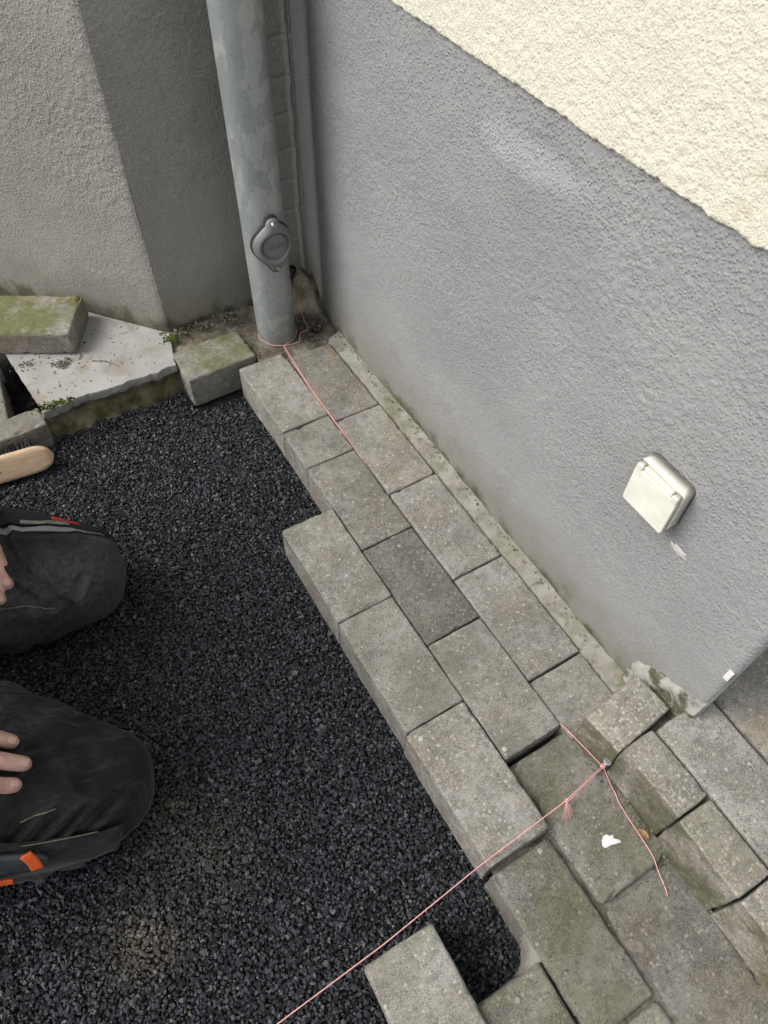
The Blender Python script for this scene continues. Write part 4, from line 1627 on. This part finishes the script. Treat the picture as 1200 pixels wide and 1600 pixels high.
caps.append((hc + Vector((.062, -.022, -.058)) + SD * .02, hc + Vector((.062, -.022, -.058)) - SD * .02, .011, .011))

NAILS = []


def hand(wrist, tips, knuckles, thumb, rad):
    """palm + five bent fingers; tips / knuckles are world points"""
    for kx in knuckles:
        caps.append((wrist, kx, .022, .0135))
    for a, b in zip(knuckles[:-1], knuckles[1:]):
        caps.append((a, b, .0135, .0135))
    for kx, tp, r_ in zip(knuckles, tips, rad):
        d = tp - kx
        m1 = kx + d * .44 + Vector((0, 0, .009))
        m2 = kx + d * .76 + Vector((0, 0, .006))
        caps.append((kx, m1, .0118 * r_, .0108 * r_))
        caps.append((m1, m2, .0108 * r_, .0100 * r_))
        caps.append((m2, tp, .0100 * r_, .0088 * r_))
        NAILS.append((m2, tp, r_))
    t0, t1, t2 = thumb
    caps.append((wrist, t0, .019, .0145))
    caps.append((t0, t1, .0135, .0115))
    caps.append((t1, t2, .0115, .0095))


# near hand: fingers laid forward along the thigh, three tips in view
def on_leg(li, s, th, off):
    P, N_ = leg_surface(KN[li], [s], [R(th)], off, li + 1, False)
    return Vector(P[0])


tips2 = [on_leg(1, .062, 81, .012), on_leg(1, .047, 90.5, .012), on_leg(1, .055, 100.5, .012), on_leg(1, .098, 107, .012)]
kn2 = [on_leg(1, .155, 77, .032), on_leg(1, .150, 88.5, .034), on_leg(1, .152, 100.5, .032), on_leg(1, .168, 108, .030)]
HW[1] = on_leg(1, .245, 88, .038)
# far hand: hanging over the inner (near) side of the other thigh, fingers pointing down
tips1 = [on_leg(0, 0.060, 111, .011), on_leg(0, 0.055, 127, .011), on_leg(0, 0.067, 141, .011), on_leg(0, 0.090, 153, .011)]
kn1 = [on_leg(0, 0.090, 77, .030), on_leg(0, 0.107, 85, .032), on_leg(0, 0.125, 93, .030), on_leg(0, 0.143, 103, .026)]
HW[0] = on_leg(0, 0.190, 80, .04)
hand(HW[1], tips2, kn2, (on_leg(1, .215, 66, .03), on_leg(1, .170, 58, .018), on_leg(1, .140, 56, .012)), (1.04, 1.08, 1.04, .95))
hand(HW[0], tips1, kn1, (on_leg(0, 0.155, 66, .025), on_leg(0, 0.110, 64, .018), on_leg(0, 0.080, 66, .012)), (1.0, 1.05, 1.0, .88))
# last forearm pieces meet the moved wrists
for li in (0, 1):
    sgn = 1 if li == 0 else -1
    sh = Vector((-.945, -.125, .62)) + SD * (.185 * sgn)
    el = (sh + HW[li]) / 2 + Vector((-.07, 0, -.08)) + SD * (.10 * sgn)
    caps += [(sh, el, .055, .044), (el, HW[li], .043, .027)]
V, F = [], []
for i, (a, b, ra, rb_) in enumerate(caps):
    v, f = capsule(a, b, ra, rb_)
    F += [tuple(len(V) + q for q in ff) for ff in f]
    V += v
tmp_me = bpy.data.meshes.new('body_raw')
tmp_me.from_pydata(V, [], F)
tmp = bpy.data.objects.new('body_raw', tmp_me)
COL.objects.link(tmp)
rm = tmp.modifiers.new('r', 'REMESH')
rm.mode = 'VOXEL'
rm.voxel_size = 0.0034
rm.use_smooth_shade = True
sm_ = tmp.modifiers.new('s', 'SMOOTH')
sm_.factor = 0.5
sm_.iterations = 2
dg = bpy.context.evaluated_depsgraph_get()
bme = bpy.data.meshes.new_from_object(tmp.evaluated_get(dg))
bpy.data.objects.remove(tmp)
bme.name = 'body'


def mat_skin():
    M = Mat('skin', 0.55, 0.35)
    c = M.coord()
    col = M.mix(M.ramp(M.noise(c, 40, 4), 0.3, 0.7), (0.43, 0.235, 0.185), (0.60, 0.38, 0.315))
    col = M.mix(M.math('MULTIPLY', M.ramp(M.noise(c, 130, 4), 0.55, 0.75), 0.35), col, (0.30, 0.15, 0.11))
    w = M.n('Mapping', Vector=c, Rotation=(0, 0, R(-20)), Scale=(1, .35, 1)).outputs[0]
    return M.out(col, M.bump(M.noise(w, 260, 4, 0.65), 0.45, 0.0015))


m_skin = mat_skin()
body = child_at(link('body', bme, m_skin, smooth=True), person)
m_nail = simple('fingernail', (.54, .355, .285), .35, .45, .08, 200)
for (m2, tp, r_) in NAILS:
    d = (tp - m2).normalized()
    up = Vector((0, 0, 1))
    up = (up - d * up.dot(d))
    if up.length < .3:
        up = Vector((.4, -.5, .3))
        up = up - d * up.dot(d)
    up.normalize()
    sdv = d.cross(up)
    c_ = tp - d * .0015
    V_ = []
    for i in range(7):
        for j in range(7):
            u, w_n = (i / 6 - .5), (j / 6 - .5)
            rnd_ = 1 - .35 * max(0, abs(u) * 2 - .4) ** 2
            V_.append((c_ + d * (u * .0100 * r_) + sdv * (w_n * .0098 * r_ * rnd_) + up * (.0086 * r_ * math.cos(w_n * 1.35) - .0010 * (2 * u) ** 2 * (1 if u > 0 else .3)))[:])
    o = link('fingernail', quads_np('fingernail', np.array(V_), grid_quads(7, 7)), m_nail, smooth=True)
    o.modifiers.new('solid', 'SOLIDIFY').thickness = .0005
    child_at(o, person)
    o.parent = body
    o.matrix_parent_inverse = Matrix.Identity(4)

# jacket, boots and hair (mostly beyond the picture)
def fused(name, cps, vox, mat):
    V, F = [], []
    for (a, b, ra, rb_) in cps:
        v, f = capsule(a, b, ra, rb_, 20)
        F += [tuple(len(V) + q for q in ff) for ff in f]
        V += v
    me_ = bpy.data.meshes.new(name)
    me_.from_pydata(V, [], F)
    t_ = bpy.data.objects.new(name + '_raw', me_)
    COL.objects.link(t_)
    r_ = t_.modifiers.new('r', 'REMESH')
    r_.mode = 'VOXEL'
    r_.voxel_size = vox
    r_.use_smooth_shade = True
    s_ = t_.modifiers.new('s', 'SMOOTH')
    s_.iterations = 6
    dg_ = bpy.context.evaluated_depsgraph_get()
    out_ = bpy.data.meshes.new_from_object(t_.evaluated_get(dg_))
    bpy.data.objects.remove(t_)
    out_.name = name
    return child_at(link(name, out_, mat, smooth=True), person)


jc = [(Vector((-.98, -.105, .22)), Vector((-.97, -.11, .40)), .155, .145), (Vector((-.97, -.11, .40)), Vector((-.95, -.12, .58)), .148, .145), (Vector((-.95, -.12, .62)), Vector((-.94, -.122, .70)), .085, .07)]
for li in (0, 1):
    sgn = 1 if li == 0 else -1
    sh = Vector((-.945, -.125, .62)) + SD * (.185 * sgn)
    el = (sh + HW[li]) / 2 + Vector((-.07, 0, -.08)) + SD * (.10 * sgn)
    jc += [(Vector((-.95, -.12, .60)) + SD * (.08 * sgn), sh, .095, .078), (sh, el, .072, .060), (el, el.lerp(HW[li], .72), .058, .046)]
fused('jacket', jc, .011, simple('jacket_cloth', (.03, .033, .04), .9, .2, .3, 25, .4))
fused('hair', [(hc + Vector((-.02, 0, .035)), hc + Vector((-.005, 0, .035)), .086, .080), (hc + Vector((-.045, .012, -.01)), hc + Vector((-.05, .012, -.03)), .058, .045)], .008, simple('hair', (.05, .035, .025), .8, .3, .4, 90, .8))
for li, K in enumerate(KN):
    ank = Vector((K.x, K.y, -.03)) + BK * .38
    fused('boot', [(ank + BK * -.02, ank + BK * .05, .05, .048), (ank + BK * .05 + Vector((0, 0, -.005)), ank + BK * .17 + Vector((0, 0, -.008)), .046, .034)], .009, m_blk)
